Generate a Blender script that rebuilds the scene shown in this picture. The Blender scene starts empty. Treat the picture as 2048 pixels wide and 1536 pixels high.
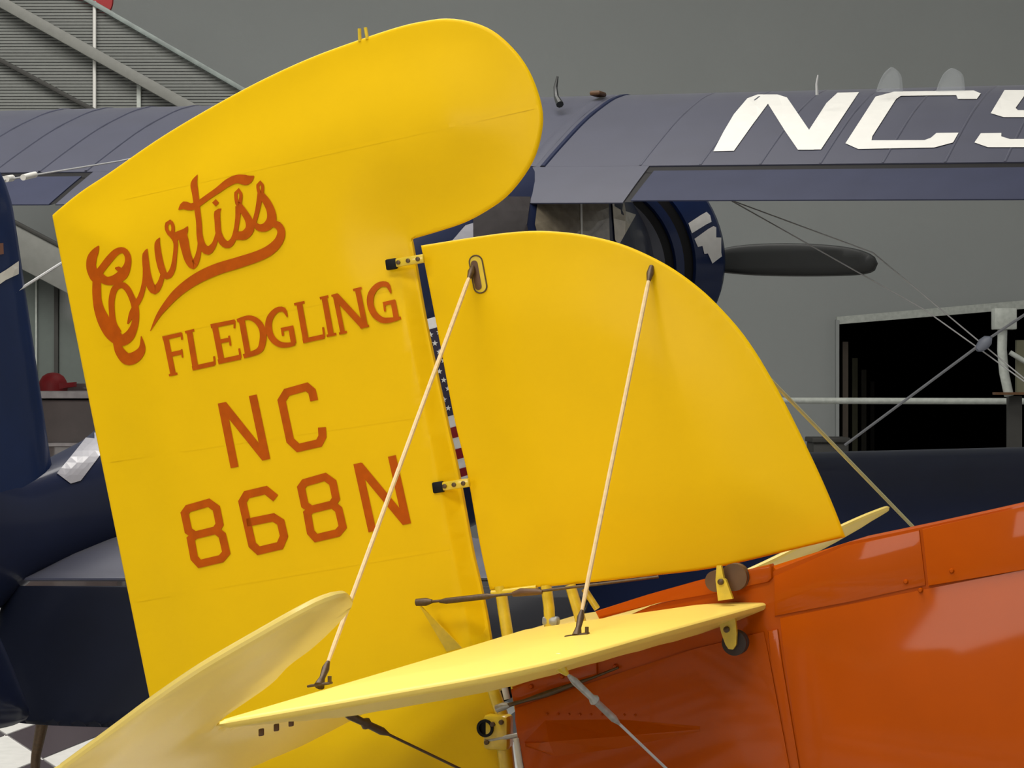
import bpy, bmesh, math, random
from mathutils import Vector, Matrix
from mathutils.geometry import delaunay_2d_cdt
from mathutils.bvhtree import BVHTree
import numpy as np
random.seed(4)
S = bpy.context.scene
C = S.collection
R_ = math.radians

# ------------------------------------------------------------------ camera, world, lights, exposure
F, CX, CY = 4300.0, 1024.0, 768.0           # focal length in pixels of the 2048 wide photograph
EYE = Vector((0, 0, 1.6))
cam_d = bpy.data.cameras.new('camera'); cam = bpy.data.objects.new('camera', cam_d); C.objects.link(cam)
cam_d.sensor_width = 36; cam_d.lens = 36 * F / 2048; cam_d.clip_end = 200
cam.location = EYE; cam.rotation_euler = (R_(90), 0, 0)
S.camera = cam

w = bpy.data.worlds.new('World'); S.world = w; w.use_nodes = True
wb = w.node_tree.nodes['Background']; wb.inputs[0].default_value = (1.0, 0.985, 0.96, 1); wb.inputs[1].default_value = 0.62
S.view_settings.view_transform = 'Standard'; S.view_settings.look = 'None'
S.view_settings.exposure = -0.54; S.view_settings.gamma = 1; S.view_settings.use_curve_mapping = False


def area(name, loc, size, power, rot=(0, 0, 0), col=(1, .96, .9)):
    d = bpy.data.lights.new(name, 'AREA'); d.shape = 'RECTANGLE'; d.size, d.size_y = size; d.energy = power; d.color = col
    o = bpy.data.objects.new(name, d); o.location = loc; o.rotation_euler = rot; C.objects.link(o); return o


area('ceiling_lamp_front', (-2.5, -2.0, 8.9), (7, 2.5), 900)
area('ceiling_lamp_middle', (-2.5, 4.5, 8.9), (7, 2.5), 800)
area('ceiling_lamp_rear', (-3.5, 11.0, 8.9), (9, 3), 1250)
area('front_fill_light', (-5.0, -6.6, 4.0), (7, 2.4), 600, (R_(80), 0, R_(-22)))  # added fill light behind the camera, brightens the tail from the front

# ------------------------------------------------------------------ materials
def mat(name, col, rough=.4, coat=0.0, metal=0.0, var=.04, scale=18, bump=0.0, bscale=120, spec=.5, alpha=1.0, coat_r=.06):
    m = bpy.data.materials.new(name); m.use_nodes = True; t = m.node_tree; b = t.nodes['Principled BSDF']
    b.inputs['Roughness'].default_value = rough; b.inputs['Metallic'].default_value = metal
    b.inputs['Coat Weight'].default_value = coat; b.inputs['Coat Roughness'].default_value = coat_r
    b.inputs['Specular IOR Level'].default_value = spec; b.inputs['Alpha'].default_value = alpha
    tc = t.nodes.new('ShaderNodeTexCoord')
    n = t.nodes.new('ShaderNodeTexNoise'); n.inputs['Scale'].default_value = scale; n.inputs['Detail'].default_value = 4
    t.links.new(tc.outputs['Object'], n.inputs['Vector'])
    r = t.nodes.new('ShaderNodeValToRGB')
    r.color_ramp.elements[0].color = (*[max(0, c * (1 - var)) for c in col], 1); r.color_ramp.elements[0].position = .3
    r.color_ramp.elements[1].color = (*[min(1, c * (1 + var)) for c in col], 1); r.color_ramp.elements[1].position = .7
    t.links.new(n.outputs['Fac'], r.inputs['Fac']); t.links.new(r.outputs['Color'], b.inputs['Base Color'])
    if bump:
        n2 = t.nodes.new('ShaderNodeTexNoise'); n2.inputs['Scale'].default_value = bscale; n2.inputs['Detail'].default_value = 3
        t.links.new(tc.outputs['Object'], n2.inputs['Vector'])
        bp = t.nodes.new('ShaderNodeBump'); bp.inputs['Strength'].default_value = bump; bp.inputs['Distance'].default_value = .01
        t.links.new(n2.outputs['Fac'], bp.inputs['Height']); t.links.new(bp.outputs['Normal'], b.inputs['Normal'])
    return m


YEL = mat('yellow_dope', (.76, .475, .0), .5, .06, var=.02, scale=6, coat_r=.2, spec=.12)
YELS = mat('yellow_stabilizer_sheen', (.93, .69, .14), .55, .3, var=.02, scale=6, coat_r=.28, spec=.25)  # paler than the dope: bright sheen put into the base colour
YELE = mat('yellow_elevator_sheen', (.90, .73, .20), .5, 1.0, var=.02, scale=6, coat_r=.25, spec=.5)  # paled yellow: the floor's reflection is put into the base colour
YELT = YEL
YELM = mat('yellow_metal', (.66, .47, .02), .35, .4, var=.08, scale=60)
def translucent(m, fac, col):
    t = m.node_tree; o = t.nodes['Material Output']; b = t.nodes['Principled BSDF']
    tr = t.nodes.new('ShaderNodeBsdfTranslucent'); tr.inputs[0].default_value = (*col, 1)
    mx = t.nodes.new('ShaderNodeMixShader'); mx.inputs[0].default_value = fac
    t.links.new(b.outputs[0], mx.inputs[1]); t.links.new(tr.outputs[0], mx.inputs[2]); t.links.new(mx.outputs[0], o.inputs['Surface'])


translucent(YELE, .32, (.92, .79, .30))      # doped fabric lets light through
INK = mat('red_brown_paint', (.42, .075, .0), .6, .0, spec=.12, var=.10, scale=40)
ORA = mat('orange_enamel', (.42, .068, .0), .4, .2, var=.05, scale=5, coat_r=.06, spec=.06)
ORAD = mat('orange_groove', (.10, .02, .003), .6)
NAVY = mat('navy_enamel', (.009, .014, .042), .4, .25, var=.10, scale=4, coat_r=.12, spec=.15)
WINGB = mat('navy_sheen', (.036, .040, .068), .5, .25, var=.06, scale=5, coat_r=.35, spec=.3)  # navy lifted to grey-blue, ceiling sheen put into the colour
WINGB.node_tree.nodes['Principled BSDF'].inputs['Sheen Weight'].default_value = .35
WINGB.node_tree.nodes['Principled BSDF'].inputs['Sheen Roughness'].default_value = .35
AILB = mat('navy_metal', (.030, .035, .066), .55, .0, var=.06, scale=5, coat_r=.3, spec=.15)
BLACK = mat('opening_black', (.004, .004, .005), .6, spec=.2)  # black of gaps and openings, their shade put into the colour
BLADE = mat('propeller_grey', (.022, .025, .026), .5)
WHITE = mat('white_paint', (.68, .68, .65), .4, .2, var=.02)
FLASHW = mat('flash_white', (.92, .92, .9), .5)
RED = mat('red_paint', (.30, .006, .008), .45)
TAN = mat('wire_tan', (.68, .50, .26), .45, var=.10, scale=80)
STEEL = mat('steel_grey', (.36, .36, .34), .4, metal=.5, var=.15, scale=90)
DARKM = mat('dark_bronze', (.085, .05, .022), .45, metal=.3, var=.25, scale=120)
RUBB = mat('dark_rubber', (.025, .014, .010), .65, var=.15)
BROWN = mat('brown_phenolic_and_shade', (.10, .045, .015), .5, var=.2)
WIREG = mat('wire_grey', (.42, .43, .44), .5)
NAVYB = mat('blue_enamel', (.005, .018, .080), .4, .2, var=.15, scale=3, coat_r=.12, spec=.12)
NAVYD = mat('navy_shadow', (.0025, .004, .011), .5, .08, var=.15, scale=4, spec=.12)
WALL = mat('wall_plaster', (.262, .282, .280), .75, var=.05, scale=.35, bump=.05, bscale=60)
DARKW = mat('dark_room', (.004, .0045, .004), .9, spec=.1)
STEP = mat('stair_grey', (.185, .19, .175), .6, var=.06)
STEPD = mat('stair_dark', (.035, .035, .032), .7)
MESHG = mat('guard_grey', (.17, .18, .17), .6)
RAILP = mat('rail_pale', (.40, .43, .40), .45, var=.12, scale=30)
GLASSG = mat('screen_grey_green', (.085, .105, .095), .35, .3)
CRATE = mat('crate_mauve', (.085, .062, .060), .5, .3, var=.15, scale=6)
CRATET = mat('crate_top', (.36, .33, .34), .5, var=.15)
GLASSD = mat('dark_glass', (.035, .030, .032), .08, .6, var=.2)
GLASSB = mat('cabin_glass', (.17, .145, .105), .2, .4, var=.2)
GLASSP = mat('screen_glass', (.62, .56, .44), .2, .3, var=.1)
CLEAR = mat('clear_plate', (.50, .54, .58), .4, alpha=.16, spec=.2)
CEIL = mat('ceiling_white', (.62, .62, .60), .9)

# ------------------------------------------------------------------ helpers
ORG = {}


def ray(px, py): return Vector(((px - CX) / F, 1, -(py - CY) / F))
def P(px, py, d): return EYE + ray(px, py) * d


def link(name, me, material, parent, label=None, smooth=True):
    """ONE mesh object, origin at the middle of its geometry, under its parent."""
    co = [v.co for v in me.vertices]
    lo = Vector((min(c.x for c in co), min(c.y for c in co), min(c.z for c in co)))
    hi = Vector((max(c.x for c in co), max(c.y for c in co), max(c.z for c in co)))
    ctr = (lo + hi) / 2
    me.transform(Matrix.Translation(-ctr))
    o = bpy.data.objects.new(name, me); C.objects.link(o)
    if material: me.materials.append(material)
    if smooth:
        me.polygons.foreach_set('use_smooth', [True] * len(me.polygons))
        me.set_sharp_from_angle(angle=R_(38))
    o.location = ctr
    if parent is not None:
        o.parent = parent; o.location = ctr - ORG[parent.name]
    ORG[o.name] = ctr.copy()
    if label: o['label'] = label
    return o


def obj(name, bm, material, parent=None, label=None, smooth=True, recalc=True):
    if recalc: bmesh.ops.recalc_face_normals(bm, faces=bm.faces)
    me = bpy.data.meshes.new(name); bm.to_mesh(me); bm.free()
    return link(name, me, material, parent, label, smooth)


def thing(name, label, cat, loc, group=None):
    o = bpy.data.objects.new(name, None); C.objects.link(o); o.location = loc; ORG[o.name] = Vector(loc)
    o.empty_display_size = .1
    o['label'] = label; o['category'] = cat
    if group: o['group'] = group
    return o


def tag(o, label, cat, group=None):
    o['label'] = label; o['category'] = cat
    if group: o['group'] = group
    return o


def struct(o): o['kind'] = 'structure'; return o


def add_box(bm, c, dx, dy, dz, ax=None, bev=0.0):
    ex, ey, ez = ax or (Vector((1, 0, 0)), Vector((0, 1, 0)), Vector((0, 0, 1)))
    g = bmesh.ops.create_cube(bm, size=1)
    M = Matrix.Translation(c) @ Matrix((ex, ey, ez)).transposed().to_4x4() @ Matrix.Diagonal((dx, dy, dz, 1))
    bmesh.ops.transform(bm, matrix=M, verts=g['verts'])
    if bev:
        es = list({e for v in g['verts'] for e in v.link_edges})
        bmesh.ops.bevel(bm, geom=es, offset=bev, segments=2, affect='EDGES', profile=.5)
    return bm


def add_tube(bm, pts, r, n=10, cap=True):
    pts = [Vector(p) for p in pts]; rs = r if isinstance(r, (list, tuple)) else [r] * len(pts)
    rings = []; prev = None
    for i, p in enumerate(pts):
        t = (pts[min(i + 1, len(pts) - 1)] - pts[max(i - 1, 0)]).normalized()
        if prev is None:
            a = t.cross(Vector((0, 0, 1)));  a = a if a.length > .05 else t.cross(Vector((1, 0, 0)))
        else: a = prev - t * prev.dot(t)
        a.normalize(); prev = a; b = t.cross(a)
        rings.append([bm.verts.new(p + (a * math.cos(2 * math.pi * k / n) + b * math.sin(2 * math.pi * k / n)) * rs[i]) for k in range(n)])
    for q0, q1 in zip(rings, rings[1:]):
        for k in range(n): bm.faces.new((q0[k], q0[(k + 1) % n], q1[(k + 1) % n], q1[k]))
    if cap: bm.faces.new(rings[0][::-1]); bm.faces.new(rings[-1])
    return bm


def tube(name, pts, r, material, parent, label=None, n=10): return obj(name, add_tube(bmesh.new(), pts, r, n), material, parent, label)
def box(name, c, dx, dy, dz, material, parent, ax=None, bev=0.0, label=None): return obj(name, add_box(bmesh.new(), c, dx, dy, dz, ax, bev), material, parent, label)


def add_lathe(bm, prof, o, axis, n=48, close=False):
    """prof: (along, radius) pairs about axis"""
    axis = axis.normalized(); a = axis.cross(Vector((0, 0, 1)));  a = a if a.length > .05 else axis.cross(Vector((1, 0, 0)))
    a.normalize(); b = axis.cross(a); rings = []
    for x, r in prof:
        rings.append([bm.verts.new(o + axis * x + (a * math.cos(2 * math.pi * k / n) + b * math.sin(2 * math.pi * k / n)) * max(r, 1e-4)) for k in range(n)])
    pr = list(zip(rings, rings[1:]))
    if close: pr.append((rings[-1], rings[0]))
    for q0, q1 in pr:
        for k in range(n): bm.faces.new((q0[k], q0[(k + 1) % n], q1[(k + 1) % n], q1[k]))
    if not close:
        bm.faces.new(rings[0]); bm.faces.new(rings[-1][::-1])
    return bm


def spline(pts, step=6.0, closed=False):
    """Catmull-Rom through tuples of any length; step in units of the first two numbers"""
    A = [np.array(p, float) for p in pts]; n = len(A); out = []
    for i in range(n if closed else n - 1):
        if closed: p0, p1, p2, p3 = A[i - 1], A[i], A[(i + 1) % n], A[(i + 2) % n]
        else: p0, p1, p2, p3 = A[max(i - 1, 0)], A[i], A[i + 1], A[min(i + 2, n - 1)]
        k = max(1, int(np.linalg.norm((p2 - p1)[:2]) / step))
        for j in range(k):
            t = j / k
            out.append(.5 * ((2 * p1) + (p2 - p0) * t + (2 * p0 - 5 * p1 + 4 * p2 - p3) * t * t + (3 * p1 - p0 - 3 * p2 + p3) * t ** 3))
    if not closed: out.append(A[-1])
    return [tuple(o) for o in out]


class Frame:
    def __init__(self, o, ex, ey):
        self.o = o; self.ex = ex.normalized(); self.n = ex.cross(ey).normalized(); self.ey = self.n.cross(self.ex).normalized()
        if self.n.dot(o - EYE) > 0: self.n = -self.n      # n looks to the side the photograph shows
    def to2(self, px, py):
        r = ray(px, py); t = (self.o - EYE).dot(self.n) / r.dot(self.n); q = EYE + r * t - self.o
        return (q.dot(self.ex), q.dot(self.ey))
    def at(self, u, v, h=0): return self.o + self.ex * u + self.ey * v + self.n * h
    def px(self, x, y, h=0): return self.at(*self.to2(x, y), h)


def seg_dist(p, loop):
    p = np.asarray(p, float); a = np.asarray(loop, float); b = np.roll(a, -1, 0); d = np.full(len(p), 1e9)
    for s, e in zip(a, b):
        v = e - s; L = v.dot(v)
        if L < 1e-14: continue
        t = np.clip(((p - s) @ v) / L, 0, 1); d = np.minimum(d, np.linalg.norm(p - (s + t[:, None] * v), axis=1))
    return d


def inside(p, loop):
    p = np.asarray(p, float); a = np.asarray(loop, float); b = np.roll(a, -1, 0); c = np.zeros(len(p), bool)
    for (x1, y1), (x2, y2) in zip(a, b):
        if y1 == y2: continue
        k = ((y1 > p[:, 1]) != (y2 > p[:, 1])) & (p[:, 0] < (x2 - x1) * (p[:, 1] - y1) / (y2 - y1) + x1); c ^= k
    return c


def fill(loop, grid, insets=(), extra=()):
    a = np.asarray(loop, float); lo = a.min(0); hi = a.max(0)
    gx, gy = np.meshgrid(np.arange(lo[0] + grid * .37, hi[0], grid), np.arange(lo[1] + grid * .41, hi[1], grid))
    pts = np.c_[gx.ravel(), gy.ravel()]
    mx = max(insets) if insets else 0
    if len(pts): pts = pts[inside(pts, a)]
    if len(pts): pts = pts[seg_dist(pts, a) > max(grid * .45, mx * 1.3)]
    ex = [pts]
    nx = np.roll(a, -1, 0); pv = np.roll(a, 1, 0); t = nx - pv; t /= np.maximum(np.linalg.norm(t, axis=1), 1e-9)[:, None]
    area2 = np.sum(a[:, 0] * nx[:, 1] - nx[:, 0] * a[:, 1]); nm = np.c_[-t[:, 1], t[:, 0]] * (1 if area2 > 0 else -1)
    for i in insets:
        q = a + nm * i; q = q[inside(q, a)]
        if len(q): ex.append(q[seg_dist(q, a) > i * .85])
    if len(extra):
        q = np.asarray(extra, float); q = q[inside(q, a)]
        if len(q): ex.append(q[seg_dist(q, a) > .002])
    al = np.vstack([a] + ex)
    n = len(a)
    v, e, f, ov, oe, of = delaunay_2d_cdt([Vector(p) for p in al], [(i, (i + 1) % n) for i in range(n)], [], 1, 1e-6)
    v = np.array([(q.x, q.y) for q in v])
    f = [t for t in f]
    cen = np.array([v[list(t)].mean(0) for t in f]); k = inside(cen, a)
    return v, [t for t, z in zip(f, k) if z]


def plate(name, loop, fr, hfun, material, parent, grid=.03, insets=(.003, .009), extra=(), label=None, up=1.0, dn=1.0, flip=False):
    """closed two sided shell over an outline in a plane; hfun(distance to rim, uv) = half thickness"""
    v, f = fill(loop, grid, insets, extra)
    d = seg_dist(v, loop); h = hfun(d, v)
    bm = bmesh.new(); top = []; bot = []
    for (x, y), dd, hh in zip(v, d, h):
        if dd < 1e-5: q = bm.verts.new(fr.at(x, y)); top.append(q); bot.append(q)
        else: top.append(bm.verts.new(fr.at(x, y, hh * up))); bot.append(bm.verts.new(fr.at(x, y, -hh * dn)))
    for t in f:
        for L in ([top[i] for i in t], [bot[i] for i in t][::-1]):
            if len(set(L)) == 3:
                try: bm.faces.new(L)
                except ValueError: pass
    return obj(name, bm, material, parent, label)


def rim(e, r): return r * np.sqrt(np.clip(1 - (1 - np.clip(e / r, 0, 1)) ** 2, 0, 1))
def smooth01(x): x = np.clip(x, 0, 1); return x * x * (3 - 2 * x)


def bvh_of(o):
    off = ORG[o.name]; me = o.data
    return BVHTree.FromPolygons([v.co + off for v in me.vertices], [tuple(p.vertices) for p in me.polygons])


def hit(bvh, px, py, off):
    r = ray(px, py).normalized(); loc, nrm, i, d = bvh.ray_cast(EYE, r)
    if loc is None: return None
    if nrm.dot(r) > 0: nrm = -nrm
    return loc + nrm * off


def decal(name, polys, bvh, material, parent, off=.001, grid=14, label=None):
    """flat paint: polygons given where the photograph shows them, laid on the surface they are painted on"""
    bm = bmesh.new()
    for i, lp in enumerate(polys):
        dl = []
        for p, q in zip(lp, lp[1:] + lp[:1]):
            k_ = max(1, int(math.hypot(q[0] - p[0], q[1] - p[1]) / grid)); dl += [(p[0] + (q[0] - p[0]) * t / k_, p[1] + (q[1] - p[1]) * t / k_) for t in range(k_)]
        lp = dl
        v, f = fill(lp, grid); vs = [hit(bvh, x, y, off + i * 6e-5) for x, y in v]; bv = [bm.verts.new(q) if q else None for q in vs]
        for t in f:
            if all(bv[k] for k in t): bm.faces.new([bv[k] for k in t])
    for vv in [q for q in bm.verts if not q.link_faces]: bm.verts.remove(vv)
    return obj(name, bm, material, parent, label, smooth=False, recalc=False)


def strokes(name, lines, bvh, material, parent, off=.001, label=None, tf=None):
    """brush strokes: lists of (x, y, width); straight=True keeps corners"""
    bm = bmesh.new(); k = 0
    for pts, mode in lines:
        if tf: pts = [(tf[0] + x * tf[2], tf[1] + y * tf[2], ww * tf[2]) for x, y, ww in pts]
        closed = mode in ('loop', 'oloop')
        if mode in ('s', 'loop'): q = spline(pts, 4, closed)
        else: q = list(pts)
        A = np.array(q); n = len(A); xy = A[:, :2]; o = off + k * 5e-5; k += 1
        if closed: nx = np.roll(xy, -1, 0); pv = np.roll(xy, 1, 0)
        else: nx = np.vstack([xy[1:], xy[-1:] + (xy[-1:] - xy[-2:-1])]); pv = np.vstack([xy[:1] - (xy[1:2] - xy[:1]), xy[:-1]])
        d1 = xy - pv; d2 = nx - xy; d1 /= np.linalg.norm(d1, axis=1)[:, None]; d2 /= np.linalg.norm(d2, axis=1)[:, None]
        t = d1 + d2; t /= np.maximum(np.linalg.norm(t, axis=1), 1e-6)[:, None]; nm = np.c_[-t[:, 1], t[:, 0]]
        mit = 1 / np.maximum(np.abs(np.sum(nm * np.c_[-d1[:, 1], d1[:, 0]], 1)), .45)
        Lp = xy + nm * (A[:, 2:3] / 2) * mit[:, None]; Rp = xy - nm * (A[:, 2:3] / 2) * mit[:, None]
        vl = [hit(bvh, *p, o) for p in Lp]; vr = [hit(bvh, *p, o) for p in Rp]
        vl = [bm.verts.new(p) if p else None for p in vl]; vr = [bm.verts.new(p) if p else None for p in vr]
        for i in range(n if closed else n - 1):
            j = (i + 1) % n; qd = [vl[i], vl[j], vr[j], vr[i]]
            if all(qd): bm.faces.new(qd)
    for vv in [q for q in bm.verts if not q.link_faces]: bm.verts.remove(vv)
    return obj(name, bm, material, parent, label, smooth=False, recalc=False)


# ------------------------------------------------------------------ the hall
FLX, FLY = Vector((-2.0, 9.15, 0)), None
E1, E2 = Vector((.17, .80, 0)), Vector((-.30, .62, 0))        # edges of the lozenge tiles
det = E1.x * E2.y - E1.y * E2.x
D1, D2 = Vector((E2.y, -E2.x, 0)) / det, Vector((-E1.y, E1.x, 0)) / det
TLIGHT, TDARK = (.80, .80, .77), (.055, .045, .055)


def floor_mat():
    m = bpy.data.materials.new('lozenge_floor'); m.use_nodes = True; t = m.node_tree; b = t.nodes['Principled BSDF']
    g = t.nodes.new('ShaderNodeNewGeometry'); comb = t.nodes.new('ShaderNodeCombineXYZ')
    sub = t.nodes.new('ShaderNodeVectorMath'); sub.operation = 'SUBTRACT'; sub.inputs[1].default_value = FLX
    t.links.new(g.outputs['Position'], sub.inputs[0])
    for i, dv in enumerate((D1, D2)):
        d = t.nodes.new('ShaderNodeVectorMath'); d.operation = 'DOT_PRODUCT'; d.inputs[1].default_value = dv
        t.links.new(sub.outputs[0], d.inputs[0]); t.links.new(d.outputs['Value'], comb.inputs[i])
    comb.inputs[2].default_value = .5
    ck = t.nodes.new('ShaderNodeTexChecker'); ck.inputs['Scale'].default_value = 1
    ck.inputs['Color1'].default_value = (*TDARK, 1); ck.inputs['Color2'].default_value = (*TLIGHT, 1)
    t.links.new(comb.outputs[0], ck.inputs['Vector']); t.links.new(ck.outputs['Color'], b.inputs['Base Color'])
    b.inputs['Roughness'].default_value = .25
    return m


bm = bmesh.new(); add_box(bm, Vector((0, 9, -.1)), 30, 34, .2)
flo = struct(obj('floor', bm, floor_mat()))
TL = mat('tile_white', TLIGHT, .25, .3, var=.05); TD = mat('tile_dark', TDARK, .25, .3, var=.1)
tile_me = {}
for par, mm in ((0, TD), (1, TL)):
    bm = bmesh.new(); k = .985
    q = [(E1 * a + E2 * b_) for a, b_ in ((1 - k, 1 - k), (k, 1 - k), (k, k), (1 - k, k))]
    lo_ = [bm.verts.new(p) for p in q]; hi_ = [bm.verts.new(p + Vector((0, 0, .006))) for p in q]
    bm.faces.new(hi_)
    for i in range(4): bm.faces.new((lo_[i], lo_[(i + 1) % 4], hi_[(i + 1) % 4], hi_[i]))
    bmesh.ops.recalc_face_normals(bm, faces=bm.faces)
    tile_me[par] = bpy.data.meshes.new('tile'); bm.to_mesh(tile_me[par]); bm.free(); tile_me[par].materials.append(mm)
for i in range(-3, 5):
    for j in range(-3, 5):
        p = FLX + E1 * i + E2 * j; c = p + (E1 + E2) / 2
        if not (-3.1 < c.x < -1.2 and 8.3 < c.y < 11.8): continue
        o = bpy.data.objects.new('tile', tile_me[(i + j) % 2]); C.objects.link(o); o.parent = flo
        o.location = p - ORG['floor']
# back wall with a dark doorway at the right
WY = 20.0
def wx(px, Y=WY): return (px - CX) / F * Y
def wz(py, Y=WY): return 1.6 - (py - CY) / F * Y
DL, DR, DT = wx(1675), wx(2320), wz(604)
bm = bmesh.new()
add_box(bm, Vector(((-13 + DL) / 2, WY + .15, 4.5)), DL + 13, .3, 9)
add_box(bm, Vector(((DR + 13) / 2, WY + .15, 4.5)), 13 - DR, .3, 9)
q = [(DL, wz(640)), (DR, wz(586)), (DR, 9), (DL, 9)]
a_ = [bm.verts.new((x, WY, z)) for x, z in q]; b_ = [bm.verts.new((x, WY + .3, z)) for x, z in q]
bm.faces.new(a_); bm.faces.new(b_[::-1])
for i in range(4): bm.faces.new((a_[i], b_[i], b_[(i + 1) % 4], a_[(i + 1) % 4]))
struct(obj('wall_back', bm, WALL))
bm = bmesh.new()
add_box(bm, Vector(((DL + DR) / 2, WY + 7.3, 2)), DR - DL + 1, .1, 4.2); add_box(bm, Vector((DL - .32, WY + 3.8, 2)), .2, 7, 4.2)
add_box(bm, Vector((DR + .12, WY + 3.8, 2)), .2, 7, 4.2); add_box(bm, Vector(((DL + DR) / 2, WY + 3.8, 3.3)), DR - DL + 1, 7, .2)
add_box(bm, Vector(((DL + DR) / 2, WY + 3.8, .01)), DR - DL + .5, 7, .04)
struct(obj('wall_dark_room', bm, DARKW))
# lintel, its top edge climbing to the right
bm = bmesh.new()
q = [(wx(1672), wz(634)), (wx(2320), wz(577)), (wx(2320), wz(595)), (wx(1672), wz(649))]
fr_ = [bm.verts.new((x, WY - .06, z)) for x, z in q]; bk_ = [bm.verts.new((x, WY + .1, z)) for x, z in q]
bm.faces.new(fr_); bm.faces.new(bk_[::-1])
for i in range(4): bm.faces.new((fr_[i], bk_[i], bk_[(i + 1) % 4], fr_[(i + 1) % 4]))
struct(obj('trim_1', bm, RAILP, smooth=False))
bm = bmesh.new()
add_box(bm, Vector((wx(1673), WY - .03, wz(640) / 2)), .03, .08, wz(640))
struct(obj('trim_2', bm, WALL, smooth=False))
bm = bmesh.new(); add_box(bm, Vector((0, 7, 9.1)), 30, 28, .2)
struct(obj('ceiling', bm, CEIL))
bm = bmesh.new(); add_box(bm, Vector((-13.1, 7, 4.5)), .2, 28, 9); struct(obj('wall_left', bm, WALL))
bm = bmesh.new(); add_box(bm, Vector((0, -7.1, 4.5)), 26, .2, 9); struct(obj('wall_front', bm, mat('front_wall_paint', (.28, .28, .27), .8)))

# ------------------------------------------------------------------ yellow training biplane: its tail fills the picture
dR = 5.2
R0 = P(1000, 1280, dR); T0px = (452, 1443)
zr, zt = (1280 - CY), (T0px[1] - CY)
T0 = P(*T0px, dR * zr / zt)
sv = (T0 - R0).normalized()                              # starboard, along the hinge of the stabilizer
aa = math.atan2(-sv.x, -sv.y)
fw = Vector((math.cos(aa), -math.sin(aa), 0))            # level, towards the nose
UP = Vector((0, 0, 1))
def tilt(e): return fw * math.cos(e) + UP * math.sin(e)

yb = thing('yellow_biplane', 'bright yellow biplane tail with orange body and red-brown script on its rudder', 'airplane', (R0.x + 1.2, R0.y - .4, 0))
finF = Frame(R0, fw, UP)


def L2(fr, pts, step=14, corners=()):
    """pixel outline -> smooth loop in the plane; corners: indices kept sharp"""
    n = len(pts)
    if not corners: q = spline(pts, step, True)
    else:
        q = []; cs = sorted(corners)
        for a, b in zip(cs, cs[1:] + [cs[0] + n]):
            q += spline([pts[i % n] for i in range(a, b + 1)], step)[:-1]
    return [fr.to2(x, y) for x, y in q]


# --- rudder
rud_px = [(105, 430), (160, 385), (220, 345), (320, 276), (420, 216), (520, 162), (620, 116), (720, 79), (800, 53), (850, 42), (893, 37), (940, 43), (985, 61),
          (1025, 95), (1055, 135), (1075, 180), (1086, 225), (1084, 265), (1072, 310), (1050, 350), (1015, 392), (975, 421), (930, 445), (880, 462),
          (826, 478), (854, 640), (897, 843), (920, 948), (947, 1095), (966, 1178), (983, 1270), (1000, 1400), (1006, 1536), (1015, 1660),
          (700, 1668), (360, 1690), (300, 1395), (200, 905)]
rud_loop = L2(finF, rud_px, 12, (0, 24, 33, 35))
hp0, hp1 = np.array(finF.to2(826, 478)), np.array(finF.to2(1015, 1440))
hd = (hp1 - hp0) / np.linalg.norm(hp1 - hp0)
cr0, cr1 = np.array(finF.to2(783, 430)), np.array(finF.to2(957, 1300))
crd = (cr1 - cr0) / np.linalg.norm(cr1 - cr0); crl = np.linalg.norm(cr1 - cr0)


hn = np.array([-hd[1], hd[0]])
rim_pts = np.array([p for p in rud_loop if abs((np.array(p) - hp0) @ hn) > .02 or (np.array(p) - hp0) @ hd < -.005])


def h_rud(e, v):
    e2 = np.min(np.linalg.norm(v[:, None, :] - rim_pts[None, :, :], axis=2), axis=1)
    h = rim(e, .008) + .028 * smooth01((np.minimum(e2, e + .3) - .008) / .24) * np.clip(e / .004, 0, 1)
    rel = v - cr0; s_ = rel @ crd; d = rel[:, 0] * crd[1] - rel[:, 1] * crd[0]     # signed distance ahead of the spar crease
    if d[np.argmax(v[:, 0])] < 0: d = -d
    k = np.clip(d / .032, 0, 1) * smooth01((s_ - .01) / .06)
    return np.where(e > 1e-5, h - np.maximum(h - .007, 0) * k, 0)


exc = [cr0 + crd * t + np.array([o_, 0]) for t in np.arange(0, crl + .45, .012) for o_ in (-.003, .004)]
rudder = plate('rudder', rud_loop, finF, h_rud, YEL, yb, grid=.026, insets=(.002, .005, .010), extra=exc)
RB = bvh_of(rudder)
for x0, y0, x1, y1 in ((250, 395, 1068, 214), (205, 690, 872, 560), (190, 925, 905, 822), (245, 1205, 960, 1085)):
    strokes('rib_tape', [([(x0 + (x1 - x0) * t / 24, y0 + (y1 - y0) * t / 24, 8) for t in range(25)], 'o')], RB, YELT, rudder, off=.0003)

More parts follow.
